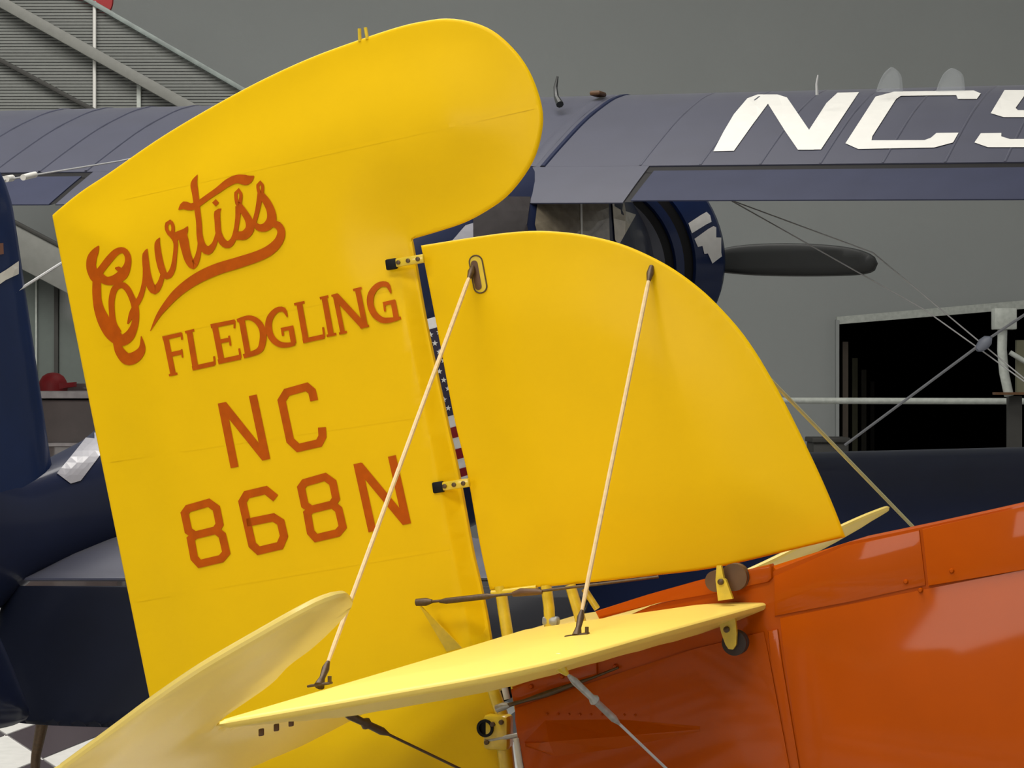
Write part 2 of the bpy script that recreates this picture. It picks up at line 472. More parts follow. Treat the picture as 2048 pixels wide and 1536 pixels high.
cw = (170, 330, .267)
CUR = [
    ([(106, 606, 8), (82, 645, 50), (54, 700, 72), (50, 770, 74), (78, 835, 80), (105, 870, 66)], 's'),
    ([(92, 830, 60), (90, 930, 66), (94, 1010, 66), (112, 1090, 78), (152, 1180, 98), (206, 1262, 104), (272, 1312, 88), (332, 1282, 78), (372, 1205, 56), (384, 1120, 50), (374, 1050, 52), (350, 985, 46), (318, 926, 46), (275, 898, 46), (226, 926, 48), (203, 1005, 46), (204, 1100, 44), (216, 1190, 50), (250, 1260, 60)], 's'),
    ([(372, 1070, 40), (352, 1120, 44), (322, 1190, 10)], 's'),
    ([(95, 820, 70), (160, 866, 60), (230, 858, 74), (288, 815, 78), (322, 745, 52), (322, 680, 46), (290, 640, 44), (240, 650, 50), (186, 704, 56), (138, 765, 54), (95, 822, 56)], 's'),
    ([(268, 788, 40), (250, 776, 34), (228, 772, 10)], 's'),
    ([(236, 1315, 50), (262, 1392, 70), (318, 1452, 88), (382, 1436, 84), (430, 1375, 52), (424, 1282, 6)], 's'),
    ([(376, 1060, 40), (412, 1000, 40), (436, 930, 36), (450, 850, 34), (455, 770, 40)], 's'),
    ([(470, 628, 5), (455, 668, 42), (458, 740, 52), (470, 820, 54), (492, 900, 60), (525, 935, 62), (560, 895, 44), (582, 830, 34), (592, 770, 26)], 's'),
    ([(564, 545, 5), (545, 586, 40), (552, 670, 50), (572, 760, 52), (598, 822, 48), (632, 826, 46), (662, 770, 40), (676, 680, 32), (682, 590, 34), (668, 545, 40), (640, 515, 34)], 's'),
    ([(640, 424, 24), (617, 440, 26), (614, 480, 26), (640, 520, 30), (660, 500, 28), (660, 450, 26)], 'loop'),
    ([(655, 530, 40), (700, 530, 66), (745, 505, 56), (772, 460, 6)], 's'),
    ([(740, 500, 40), (742, 560, 70), (758, 640, 64), (780, 710, 62), (812, 748, 58), (842, 700, 44), (858, 630, 34), (866, 560, 34)], 's'),
    ([(846, 74, 4), (820, 140, 50), (830, 220, 48), (842, 320, 44), (856, 430, 42), (862, 530, 46), (884, 610, 56), (926, 640, 62), (966, 600, 40), (986, 545, 30), (1000, 490, 30)], 's'),
    ([(704, 336, 6), (745, 304, 58), (800, 314, 52), (862, 284, 44), (930, 236, 42), (1000, 188, 46), (1070, 136, 56), (1140, 106, 62), (1216, 112, 74), (1270, 84, 8)], 's'),
    ([(982, 283, 34), (983, 284, 34)], 's'),
    ([(972, 283, 24), (982, 273, 24), (992, 283, 24), (982, 293, 24)], 'loop'),
    ([(1024, 328, 5), (994, 356, 44), (996, 430, 44), (1004, 510, 46), (1034, 576, 54), (1076, 596, 52), (1112, 560, 40), (1132, 490, 34), (1146, 400, 36), (1152, 310, 46)], 's'),
    ([(1154, 190, 22), (1134, 210, 24), (1136, 260, 26), (1152, 300, 34), (1168, 262, 26), (1170, 214, 24)], 'loop'),
    ([(1155, 300, 46), (1196, 356, 50), (1232, 420, 56), (1236, 482, 66), (1196, 526, 68), (1146, 530, 60), (1125, 545, 40)], 's'),
    ([(1236, 470, 40), (1270, 424, 34), (1292, 350, 34), (1308, 270, 40), (1316, 215, 44)], 's'),
    ([(1316, 132, 22), (1298, 152, 22), (1302, 190, 24), (1318, 218, 30), (1332, 190, 24), (1332, 150, 22)], 'loop'),
    ([(1318, 215, 44), (1360, 270, 56), (1394, 340, 62), (1400, 410, 72), (1362, 462, 66), (1310, 470, 52), (1270, 440, 34)], 's'),
    ([(1400, 440, 46), (1448, 452, 56), (1474, 500, 58), (1454, 570, 66), (1392, 634, 76), (1300, 682, 80), (1150, 732, 84), (1000, 778, 86), (880, 830, 84), (780, 890, 76), (690, 962, 66), (612, 1048, 50), (548, 1136, 30), (493, 1244, 4)], 's'),
]
strokes('script_lettering', CUR, RB, INK, rudder, off=.0016, tf=cw)
fl = (310, 550, .2539)
ST = lambda x0, y0, x1, y1, ww: ([(x0 + (x1 - x0) * t / 6, y0 + (y1 - y0) * t / 6, ww) for t in range(7)], 'o')
FLE = [ST(86, 492, 146, 785, 44), ST(62, 500, 214, 466, 32), ST(210, 458, 216, 510, 16), ST(115, 628, 212, 608, 36), ST(212, 584, 219, 650, 13), ST(112, 790, 180, 776, 18),
       ST(272, 440, 322, 735, 46), ST(240, 452, 312, 434, 20), ST(296, 735, 470, 697, 36), ST(468, 640, 474, 706, 16),
       ST(472, 395, 528, 680, 46), ST(442, 404, 634, 366, 34), ST(630, 358, 629, 420, 15), ST(500, 526, 594, 508, 32), ST(586, 478, 598, 556, 15), ST(500, 684, 678, 646, 38), ST(666, 578, 677, 652, 16),
       ST(686, 356, 736, 630, 46), ([(650, 360, 28), (742, 336, 36), (812, 368, 46), (852, 440, 52), (850, 530, 52), (818, 598, 46), (700, 640, 34)], 's'),
       ([(1046, 330, 10), (1018, 274, 36), (960, 278, 42), (908, 340, 50), (898, 420, 52), (926, 498, 50), (982, 544, 46), (1040, 552, 40), (1106, 540, 28)], 's'), ST(1072, 402, 1096, 540, 42), ST(996, 432, 1092, 412, 30), ST(1004, 425, 1012, 478, 18),
       ST(1138, 215, 1192, 515, 46), ST(1100, 232, 1182, 214, 20), ST(1168, 520, 1336, 484, 36), ST(1328, 412, 1336, 490, 16),
       ST(1336, 172, 1390, 470, 44), ST(1302, 184, 1370, 168, 20), ST(1356, 480, 1432, 464, 20),
       ST(1422, 160, 1482, 455, 36), ST(1394, 166, 1444, 152, 18), ST(1454, 462, 1516, 448, 18), ST(1428, 165, 1652, 408, 52), ST(1598, 108, 1660, 405, 42), ST(1564, 120, 1632, 104, 20), ST(1620, 414, 1690, 400, 16),
       ([(1862, 145, 10), (1832, 78, 38), (1764, 82, 44), (1708, 148, 52), (1700, 230, 52), (1732, 308, 50), (1792, 354, 46), (1856, 356, 40), (1942, 338, 20)], 's'), ST(1878, 202, 1904, 340, 42), ST(1800, 230, 1896, 208, 30), ST(1808, 225, 1816, 288, 16)]
strokes('model_lettering', FLE, RB, INK, rudder, off=.0016, tf=fl)
nc = (340, 750, .267)
def W(pts, ww=60, m='o'): return ([(x, y, ww) for x, y in pts], m)
eight = lambda dx, dy: [W([(x + dx, y + dy) for x, y in q], 58, 'oloop') for q in (
    [(138, 1000), (292, 956), (350, 998), (374, 1118), (346, 1162), (190, 1200), (140, 1166), (112, 1036)],
    [(190, 1200), (346, 1162), (394, 1200), (424, 1330), (386, 1376), (224, 1414), (184, 1370), (158, 1228)])]
REG = [W([(389, 208), (486, 692)]), W([(398, 222), (718, 622)], 62), W([(622, 152), (724, 634)]),
       W([(1082, 192), (1066, 122), (1026, 88), (876, 130), (838, 192), (902, 490), (962, 546), (1118, 510), (1144, 460), (1140, 392)]),
       W([(794, 922), (720, 862), (576, 896), (544, 950), (618, 1272), (666, 1316), (826, 1278), (856, 1206), (832, 1102), (776, 1066), (578, 1106)]),
       W([(1405, 662), (1518, 1172)]), W([(1416, 676), (1770, 1104)], 62), W([(1664, 606), (1778, 1116)])] + eight(0, 0) + eight(872, -193)
strokes('registration_lettering', REG, RB, INK, rudder, off=.0016, tf=nc)

# rudder hinges: slotted yellow straps reaching across the gap to the fin
for (x0, y0, x1, y1) in ((790, 531, 858, 519), (883, 974, 948, 964)):
    a, b = finF.px(x0, y0, .037), finF.px(x1, y1, .034); ax = (b - a).normalized(); n_ = finF.n; ay = n_.cross(ax)
    box('hinge_slot_shade', a + ax * .008 + n_ * .0, .030, .027, .012, BLACK, rudder, (ax, ay, n_), .004)
    hg = box('hinge_strap', (a + b) / 2 + ax * .014 + n_ * .006, (b - a).length * .80, .021, .012, YELM, rudder, (ax, ay, n_), .003)
    for t in (.34, .62, .9):
        bm = bmesh.new(); add_lathe(bm, [(-.002, .0055), (.003, .0055), (.004, .003)], a + (b - a) * t + n_ * .012, n_, 12); obj('hinge_bolt', bm, DARKM, rudder)
# small two pronged fitting on the top edge
bm = bmesh.new()
for x0, y0, x1, y1 in ((722, 84, 721, 58), (737, 80, 733, 56)):
    add_tube(bm, [finF.px(x0, y0, .006), finF.px(x1, y1, .006)], .0045, 8)
obj('top_fitting', bm, YELM, rudder)
# rudder control horn: a triangular plate with its push rod
hb = [finF.px(*q, .034) for q in ((872, 1200), (930, 1285), (912, 1288), (878, 1262))]
tip = finF.px(871, 1198, .10)
bm = bmesh.new(); a_, b_ = finF.px(935, 1292, .03), finF.px(905, 1300, .03)
vs = [bm.verts.new(q) for q in (tip, a_, b_, tip + finF.n * .006, a_ + finF.n * .006, b_ + finF.n * .006)]
for f in ((0, 1, 2), (3, 5, 4), (0, 3, 4, 1), (1, 4, 5, 2), (2, 5, 3, 0)): bm.faces.new([vs[i] for i in f])
obj('control_horn', bm, YELM, rudder, smooth=False)
rod = yb
pr = tube('rudder_control_cable', [tip, finF.px(1100, 1176, .10), finF.px(1330, 1150, .05)], .0035, DARKM, yb)
tube('turnbuckle', [finF.px(912, 1195, .10), finF.px(925, 1194, .10), finF.px(1005, 1185, .10), finF.px(1020, 1184, .10)], [.004, .0075, .0075, .004], DARKM, pr)
tube('cable_end', [finF.px(866, 1197, .10), finF.px(885, 1196, .10), finF.px(897, 1195, .10)], [.009, .010, .005], DARKM, pr)
tube('cable_fork', [finF.px(1056, 1181, .10), finF.px(1072, 1177, .10), finF.px(1104, 1176, .10), finF.px(1114, 1177, .10)], [.006, .010, .008, .005], BROWN, pr)

# --- vertical fin
fin_px = [(842, 491), (880, 485), (930, 477), (1000, 467), (1060, 462), (1110, 463), (1170, 470), (1240, 487), (1300, 512), (1350, 540), (1400, 577), (1440, 615),
          (1480, 660), (1512, 705), (1542, 755), (1571, 808), (1602, 870), (1640, 950), (1668, 1015), (1691, 1074),
          (1600, 1096), (1433, 1135), (1300, 1152), (1171, 1166), (1080, 1174), (980, 1180), (961, 1095), (934, 944), (907, 829), (870, 633)]
fin_loop = L2(finF, fin_px, 12, (0, 19, 25))
fin = plate('vertical_fin', fin_loop, finF, lambda e, v: rim(e, .007) + .022 * smooth01((e - .007) / .22) * .6, YEL, yb, grid=.03, insets=(.002, .005, .009))
FB = bvh_of(fin)
# oval slot in the fin, its lip and its inner shade painted brown
def stadium(x0, y0, x1, y1, r, n=10):
    a0 = math.atan2(y1 - y0, x1 - x0); out = []
    for cx_, cy_, b0 in ((x1, y1, a0 - math.pi / 2), (x0, y0, a0 + math.pi / 2)):
        out += [(cx_ + r * math.cos(b0 + math.pi * k / n), cy_ + r * math.sin(b0 + math.pi * k / n)) for k in range(n + 1)]
    return out
ov = stadium(952, 524, 961, 573, 13)
decal('slot_lip', [ov], FB, YELM, fin, off=.0012, grid=8)
decal('slot_shade', [stadium(949, 528, 957, 573, 7)], FB, BROWN, fin, off=.0018, grid=8, label='shade painted inside the oval slot where the wire enters')
tube('slot_rim', [hit(FB, x, y, .0015) for x, y in ov + ov[:2]], .0018, DARKM, fin, n=6)

# yellow struts carrying the fin over the fuselage
def tub(nm, q, r, h=(0, 0), m=YELM, par=None): return tube(nm, [finF.px(x, y, hh) for (x, y), hh in zip(q, h if len(h) == len(q) else [h[0]] * len(q))], r, m, par or fin)
tub('fin_strut', [(1000, 1172), (1008, 1225), (1018, 1290)], .0145, (.0,))
tub('fin_strut', [(985, 1187), (1075, 1176)], .009, (.004,))
tub('fin_strut', [(1092, 1170), (1098, 1215), (1100, 1262)], .0135, (.0,))
tub('fin_strut', [(1146, 1168), (1163, 1225), (1172, 1260)], .013, (.02,))
tub('fin_strut', [(1160, 1180), (1186, 1220)], .008, (-.03,))
bm = bmesh.new(); add_box(bm, finF.px(1102, 1242, .0), .04, .025, .022, (fw, sv, UP), .006); obj('strut_clamp', bm, STEEL, fin)
tub('rudder_post', [(992, 1180), (1003, 1250), (1022, 1372), (1030, 1420)], .009, (-.02,), YELM, yb)
# --- horizontal stabilizers
q10 = R_(10.0)
chS = tilt(q10)
stabF = Frame(R0, sv, chS)


def planf(frame, oc, mir=1): return [(o * mir, c) for o, c in oc]


def to_oc(fr, q):   # u along starboard, v along the chord (v sign follows the frame)
    return q


sgn = 1 if stabF.ey.dot(chS) > 0 else -1
stab_oc = [(.02, 0), (.5, 0), (1.0, 0), (1.40, 0), (1.345, .10), (1.29, .2), (1.235, .29), (1.19, .37), (1.14, .445), (1.06, .505), (.97, .54), (.82, .57), (.68, .59), (.43, .635), (.2, .68), (.06, .715), (.02, .70), (.02, .35)]


def stab_loop(m): return [(o * m, c * sgn) for o, c in spline(stab_oc[:4], .05) + spline(stab_oc[3:16], .03)[1:] + spline(stab_oc[16:], .05)[:]]


def h_stab(e, v):
    c = np.abs(v[:, 1]); o = np.abs(v[:, 0])
    return rim(e, .007) + .024 * np.clip((e - .003) / .14, 0, 1) * (1.1 - .2 * o)


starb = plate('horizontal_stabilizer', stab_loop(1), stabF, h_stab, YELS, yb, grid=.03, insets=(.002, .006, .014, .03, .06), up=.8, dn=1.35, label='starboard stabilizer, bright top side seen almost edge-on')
svp = (sv + UP * .042).normalized()              # the port side sits a little low
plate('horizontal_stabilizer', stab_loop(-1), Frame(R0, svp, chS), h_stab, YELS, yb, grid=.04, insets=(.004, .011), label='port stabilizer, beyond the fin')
# --- elevators, drooped, each with a balance lobe ahead of the hinge outboard of the stabilizer
eE = R_(30.0)
chE = tilt(eE)
elevF = Frame(R0, sv, chE)
sge = 1 if elevF.ey.dot(chE) > 0 else -1
el_px = [(705, 1199), (690, 1186), (650, 1196), (600, 1220), (520, 1265), (400, 1335), (300, 1403), (230, 1455), (120, 1536)]
outer = [elevF.to2(*q) for q in el_px]
inner = [elevF.to2(*q) for q in ((540, 1362), (580, 1322), (625, 1288), (666, 1250), (698, 1215))]
outer_s = spline(outer, .02); inner_s = spline([(1.42, .02 * sge), (1.47, .08 * sge)] + inner + [outer[0]], .02)
tail_ = spline([outer[-1], (1.90, -.15 * sge), (1.72, -.36 * sge), (1.48, -.47 * sge), (1.1, -.52 * sge), (.7, -.54 * sge), (.38, -.52 * sge), (.26, -.42 * sge), (.16, -.2 * sge), (.12, -.03 * sge)], .04)
hing = [(.12 + k * .1, -.012 * sge) for k in range(1, 13)]
el_loop = outer_s[:-1] + tail_ + hing + inner_s[:-1]


def h_el(e, v): return rim(e, .007) + .012 * smooth01((e - .006) / .12)


elev = plate('elevator', el_loop, elevF, h_el, YELE, yb, grid=.03, insets=(.002, .006), label='starboard elevator with glossy underside, pale sheen put into its colour')
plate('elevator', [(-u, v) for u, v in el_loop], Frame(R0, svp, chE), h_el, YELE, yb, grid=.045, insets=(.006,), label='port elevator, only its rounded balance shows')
# --- bracing wires
def stp(o, c, h=0): return stabF.at(o, c * sgn, h)
def onstab(x, y):
    u, v = stabF.to2(x, y); return u, v


SB = bvh_of(starb)
top1 = hit(FB, 946, 540, .006); bot1 = hit(SB, 633, 1352, 0) or stp(1.0, .02, .02)
top2 = hit(FB, 1303, 541, .006); bot2 = hit(SB, 1154, 1270, 0)
for top, bot in ((top1, bot1), (top2, bot2)):
    d = (bot - top).normalized(); L = (bot - top).length
    wr = tube('bracing_wire', [top + d * .02, top + d * .06, top + d * (L * .5), bot - d * .10, bot - d * .055], [.004, .0055, .0052, .0050, .0036], TAN, yb, n=8)
    tube('wire_fork', [top - d * .012, top + d * .01, top + d * .035], [.006, .009, .0045], DARKM, wr)
    tube('wire_fork', [bot - d * .060, bot - d * .042, bot - d * .018, bot + d * .004], [.004, .008, .006, .011], DARKM, wr)
    bm = bmesh.new(); add_box(bm, bot, .052, .016, .005, (chS, sv, chS.cross(sv)), .002)
    add_tube(bm, [bot + chS * .022, bot + chS * .022 + UP * .014], .004, 8)
    obj('wire_plate', bm, DARKM, wr)
for px_, py_ in ((524, 1396), (738, 1334)):
    h_ = hit(SB, px_, py_, .002)
    if h_: box('hinge_fitting', h_, .03, .02, .012, DARKM, starb, (chS, sv, UP), .003)
# lower wires to the bottom of the fuselage
for (a, b, tb, m, m2, rt) in ((stp(.985, .03, -.028), P(1330, 1735, 5.0), (.06, .30), DARKM, DARKM, .0085), (stp(.93, .50, -.012), P(1640, 1830, 4.75), (.07, .42), WIREG, STEEL, .0075)):
    d = (b - a).normalized(); L = (b - a).length
    wr = tube('bracing_wire', [a, a + d * (L * .5), b], .0030, m, yb, n=8)
    k0, k1 = tb[0] * L * .5, tb[1] * L * .5
    tube('turnbuckle', [a + d * k0, a + d * (k0 + .02), a + d * ((k0 + k1) / 2 - .01), a + d * ((k0 + k1) / 2), a + d * ((k0 + k1) / 2 + .01), a + d * (k1 - .02), a + d * k1], [rt * .5, rt, rt * .9, rt * 1.5, rt * .9, rt, rt * .4], m2, wr)
    tube('wire_lug', [a - d * .01 + UP * .012, a + d * .008, a + d * .03], [.012, .011, .005], YELM, wr)
# under-side fittings of the stabilizer tip
for o_ in (1.16, 1.22, 1.28):
    box('hinge_fitting', stp(o_, .03, -.034), .010, .007, .014, BROWN, starb, (chS, sv, UP), .002)
# port side upper wire from the fin to the port stabilizer, seen past the fin
pw0 = finF.px(1303, 540, -.03); q0 = P(1592, 812, 5.45); q1 = P(1830, 1058, 6.0)
tube('bracing_wire', [q0 + (q0 - q1) * .35, q0, q1, q1 + (q1 - q0) * .12], .005, mat('wire_pale_yellow', (.55, .52, .24), .5), yb, n=8)

# --- front attachment of the stabilizer: yellow jack plates with phenolic pulleys
jf = Frame(stp(.16, .52), fw, UP)
def jack(nm, quad, h, th, m):
    fr = jf; p = [fr.px(x, y, h) for x, y in quad]
    bm = bmesh.new(); a = [bm.verts.new(q) for q in p]; b = [bm.verts.new(q - fr.n * th) for q in p]; n = len(p)
    bm.faces.new(a); bm.faces.new(b[::-1])
    for i in range(n): bm.faces.new((a[i], b[i], b[(i + 1) % n], a[(i + 1) % n]))
    return bm
jk = obj('trim_jack', jack('', [(1438, 1130), (1447, 1130), (1452, 1155), (1456, 1158), (1470, 1196), (1441, 1200), (1436, 1158)], .02, .012, YELM), YELM, yb, smooth=False)
def disc(nm, x, y, r, h, m, th=.014):
    bm = bmesh.new(); add_lathe(bm, [(-th, r * .6), (-th, r), (-th * .3, r), (0, r * .86), (th * .3, r), (th, r), (th, r * .6)], jf.px(x, y, h), jf.n, 28)
    return obj(nm, bm, m, jk)
disc('pulley', 1429, 1163, .024, -.02, BROWN); disc('pulley', 1463, 1156, .031, -.03, BROWN)
obj('jack_plate', jack('', [(1449, 1238), (1482, 1226), (1485, 1262), (1484, 1285), (1478, 1294), (1469, 1293), (1463, 1284), (1455, 1262)], .05, .010, YELM), YELM, jk, smooth=False)
disc('pulley', 1476, 1283, .028, .02, RUBB)
for x, y, h in ((1466, 1254, .052), (1447, 1162, .022)):
    bm = bmesh.new(); add_lathe(bm, [(-.004, .007), (.004, .007), (.006, .003)], jf.px(x, y, h), jf.n, 10); obj('jack_bolt', bm, DARKM, jk)

# --- orange fuselage
ff = (fw + sv * .055).normalized()
fusF = Frame(R0 + sv * .075, ff, UP)
fus_px = [(1022, 1374), (1075, 1355), (1120, 1339), (1150, 1300), (1185, 1262), (1300, 1212), (1430, 1182), (1536, 1163), (1545, 1132), (1690, 1086), (1840, 1055), (1950, 1031), (2048, 1009), (2260, 962), (2260, 1900), (1130, 1900), (1075, 1700), (1045, 1536), (1030, 1440)]
lp = [fusF.to2(x, y) for x, y in fus_px]
bm = bmesh.new(); near = [bm.verts.new(fusF.at(u, v, 0)) for u, v in lp]
def mirror(p):
    d = (p - R0).dot(sv); return p - sv * 2 * d
far = [bm.verts.new(mirror(v.co)) for v in near]; n = len(near)
bm.faces.new(near); bm.faces.new(far[::-1])
for i in range(n): bm.faces.new((near[i], far[i], far[(i + 1) % n], near[(i + 1) % n]))
bm.edges.ensure_lookup_table()
ed = [e for e in bm.edges if (e.verts[0] in near and e.verts[1] in near)]
bmesh.ops.bevel(bm, geom=ed, offset=.010, segments=3, affect='EDGES', profile=.5, clamp_overlap=True)
fus = obj('fuselage', bm, ORA, yb, label='glossy orange rear fuselage')
UB = bvh_of(fus)


def panel(nm, poly, th, m, par, bev=.0015, base=.0):
    p = [fusF.px(x, y, base) for x, y in poly]; bm = bmesh.new(); n = len(p)
    a = [bm.verts.new(q) for q in p]; b = [bm.verts.new(q + fusF.n * th) for q in p]
    bm.faces.new(b); bm.faces.new(a[::-1])
    for i in range(n): bm.faces.new((a[i], a[(i + 1) % n], b[(i + 1) % n], b[i]))
    if bev: bmesh.ops.bevel(bm, geom=[e for e in bm.edges if e.verts[0] in b and e.verts[1] in b], offset=bev, segments=2, affect='EDGES', profile=.5)
    return obj(nm, bm, m, par)


panel('side_panel', [(1549, 1152), (1690, 1092), (1839, 1060), (1852, 1170), (1700, 1203), (1550, 1232)], .004, ORA, fus)
panel('side_panel', [(1846, 1058), (2048, 1013), (2255, 968), (2255, 1092), (2048, 1139), (1858, 1172)], .007, ORA, fus)
panel('side_panel', [(1560, 1236), (1852, 1178), (2255, 1098), (2255, 1890), (1640, 1890), (1603, 1536), (1568, 1300)], .003, ORA, fus)
panel('side_panel', [(1024, 1378), (1075, 1358), (1122, 1342), (1150, 1334), (1195, 1316), (1196, 1352), (1100, 1384), (1030, 1408)], .008, ORA, fus)
panel('side_panel', [(1030, 1416), (1196, 1360), (1380, 1300), (1528, 1262), (1536, 1300), (1580, 1536), (1620, 1890), (1140, 1890), (1080, 1700), (1050, 1536), (1038, 1470)], .004, ORA, fus)
panel('seam_strip', [(1537, 1262), (1556, 1258), (1566, 1330), (1600, 1536), (1640, 1890), (1624, 1890), (1585, 1536), (1545, 1330)], .006, ORA, fus)
# fairing strip along the top, behind the stabilizer
strp = [(1192, 1222), (1300, 1188), (1400, 1160), (1500, 1138), (1541, 1128), (1545, 1134), (1546, 1156), (1538, 1164), (1440, 1184), (1320, 1205), (1200, 1238)]
panel('top_fairing', strp, .03, ORA, fus, .006, base=-.02)
# low raised spine with a sloping upper face near the stern
def pt(x, y, h): return fusF.px(x, y, h)
bm = bmesh.new()
A = [pt(1050, 1483, .004), pt(1092, 1440, .004), pt(1240, 1438, .004), pt(1402, 1452, .004)]; B = [pt(1060, 1484, .026), pt(1110, 1479, .036), pt(1240, 1470, .024), pt(1400, 1458, .005)]
Cc = [pt(1052, 1492, .004), pt(1110, 1512, .004), pt(1240, 1496, .004), pt(1402, 1462, .004)]
rows = [[bm.verts.new(q) for q in r] for r in (A, B, Cc)]
for r0, r1 in zip(rows, rows[1:]):
    for i in range(3): bm.faces.new((r0[i], r0[i + 1], r1[i + 1], r1[i]))
obj('stern_fairing', bm, ORA, fus, smooth=False)
scr = [(1905, 1141, .009), (1813, 1163, .006), (1842, 1180, .006), (1066, 1372, .012), (1128, 1352, .012), (1232, 1332, .006), (1880, 1062, .009)]
me0 = None
for x, y, h in scr[:-1]:
    bm = bmesh.new(); add_lathe(bm, [(-.004, .0055), (0, .0055), (.003, .0035)], fusF.px(x, y, h), fusF.n, 12); obj('screw', bm, ORA, fus)
for i in range(9):
    bm = bmesh.new(); add_lathe(bm, [(-.003, .003), (0, .003), (.002, .0015)], fusF.px(1096 + i * 22, 1427 + i * .3, .006), fusF.n, 8); obj('rivet', bm, ORA, fus)
# pale sternpost edge and the lower tailpost bracket with its dark eye
tube('sternpost_tape', [fusF.px(1006, 1355, .004), fusF.px(1016, 1398, .004)], .008, WHITE, fus)
tube('sternpost_tape', [fusF.px(1034, 1476, .004), fusF.px(1042, 1530, .004), fusF.px(1060, 1640, .004)], .0075, WHITE, fus)
cab = tube('elevator_cable', [fusF.px(1008, 1412, .03), fusF.px(1060, 1398, .03), fusF.px(1105, 1384, .03), fusF.px(1190, 1354, .02), fusF.px(1240, 1334, .01)], [.006, .0045, .008, .0035, .003], DARKM, yb)
tube('cable_end', [fusF.px(1004, 1414, .03), fusF.px(1018, 1409, .03), fusF.px(1030, 1407, .03)], [.010, .010, .005], STEEL, cab)
bk = thing_loc = None
br = box('tailpost_bracket', finF.px(1000, 1462, .01), .066, .05, .086, YELM, yb, (fw, sv, UP), .012)
bm = bmesh.new(); add_lathe(bm, [(-.002, .0215), (.004, .0215), (.004, .015), (-.03, .013)], finF.px(982, 1452, .036), finF.n, 24); obj('bracket_eye', bm, BLACK, br)
for x, y in ((997, 1444), (1014, 1440), (985, 1480)):
    bm = bmesh.new(); add_lathe(bm, [(-.004, .006), (.005, .006), (.007, .003)], finF.px(x, y, .036), finF.n, 10); obj('bracket_bolt', bm, DARKM, br)
tube('bracket_pin', [finF.px(980, 1478, .03), finF.px(1046, 1466, .03)], .006, STEEL, br)
tub('lower_post', [(985, 1372), (1004, 1428), (1008, 1452)], .016, (.004,), YELM, yb)
tub('lower_post', [(1010, 1492), (1018, 1560), (1030, 1640)], .02, (.004,), YELM, yb)
# the unseen rest stands on: tail skid below the frame
tub('unseen_tail_skid', [(1120, 1700), (1060, 1900), (1000, 2075)], .02, (.0,), STEEL, yb)

# ------------------------------------------------------------------ blue biplane behind
psi = R_(24.5)
hd3 = Vector((math.sin(psi), math.cos(psi), 0)); rt3 = Vector((math.cos(psi), -math.sin(psi), 0))
bb = thing('blue_biplane', 'dark navy cabin biplane with white wing letters parked behind the yellow tail', 'airplane', (0, 10, 0))
D0 = 10.0
def DW(x): return D0 / (1 + math.tan(psi) * (x - CX) / F)
UPR = [0, .0267, .0361, .048, .0567, .063, .0683, .075, .0767, .076, .0741, .0665, .056, .0441, .031, .0168, .0013]
UX = [0, .0125, .025, .05, .075, .10, .125, .2, .25, .3, .4, .5, .6, .7, .8, .9, 1.0]
LWR = [0, -.0123, -.0171, -.0226, -.0261, -.0292, -.0313, -.0397, -.0428, -.0446, -.0448, -.0417, -.0367, -.03, -.0216, -.0123, -.0013]
def interp(u, ys): return float(np.interp(u, UX, ys))


class Wing:
    def __init__(s, ta, tb, chord, theta, camber=1.25):
        s.o = (ta + tb) / 2; s.sp = (tb - ta).normalized(); s.c = chord; s.cm = camber
        f = hd3 * math.cos(theta) + UP * math.sin(theta); f = (f - s.sp * f.dot(s.sp)).normalized(); s.f = f; s.up = s.sp.cross(f).normalized()
        if s.up.z < 0: s.up = -s.up
    def pt(s, w_, u, side): return s.o + s.sp * w_ + s.f * ((1 - u) * s.c) + s.up * (interp(u, UPR if side else LWR) * s.c * s.cm)
    def wpx(s, x, y_u=1.0):     # span coordinate whose chordwise line crosses pixel column x at chord u
        lo, hi = -6, 6
        for _ in range(40):
            m = (lo + hi) / 2; p = s.pt(m, y_u, 1) - EYE; k = CX + F * p.x / p.y
            lo, hi = (m, hi) if k < x else (lo, m)
        return lo
    def section(s, bm, w_, u0, u1, rot=0.0):
        us = [u0 + (u1 - u0) * (k / 16) ** (1.6 if u0 == 0 else 1) for k in range(17)]
        pts = [s.pt(w_, u, 1) for u in us][::-1] + [s.pt(w_, u, 0) for u in us][(1 if u0 == 0 else 0):]
        if rot:
            piv = s.pt(w_, u0, 1); Mx = Matrix.Rotation(rot, 4, s.sp); pts = [piv + (Mx @ (q - piv)) for q in pts]
        return [bm.verts.new(q) for q in pts]
    def loft(s, name, ws, u0, u1, m, par, rot=0.0, label=None):
        bm = bmesh.new(); rings = [s.section(bm, w_, u0, u1, rot) for w_ in ws]
        for a, b in zip(rings, rings[1:]):
            n = len(a)
            for k in range(n): bm.faces.new((a[k], a[(k + 1) % n], b[(k + 1) % n], b[k]))
        bm.faces.new(rings[0]); bm.faces.new(rings[-1][::-1])
        return obj(name, bm, m, par, label)


TEy = 406
ta, tb = P(0, TEy + 4, DW(0)), P(2048, TEy - 2, DW(2048))
lo, hi = R_(2), R_(40)
for _ in range(30):
    th = (lo + hi) / 2; W_ = Wing(ta, tb, 1.7, th); ww = W_.wpx(1300)
    ys = [CY - F * (q.z - EYE.z) / q.y for q in (W_.pt(ww, u, 1) for u in np.linspace(.02, .5, 30))]
    lo, hi = (th, hi) if min(ys) > 184 else (lo, th)
UW = Wing(ta, tb, 1.7, th)
ww = UW.wpx(1300)
uh = min(np.linspace(.5, .95, 200), key=lambda u: abs((CY - F * (UW.pt(ww, u, 1).z - EYE.z) / UW.pt(ww, u, 1).y) - 331))
wl, wr_ = UW.wpx(-700), UW.wpx(2750)
uwing = UW.loft('upper_wing', list(np.linspace(wl, wr_, 60)), 0, uh, WINGB, bb, label='upper wing, grey-blue sheen put into its colour, white registration letters')
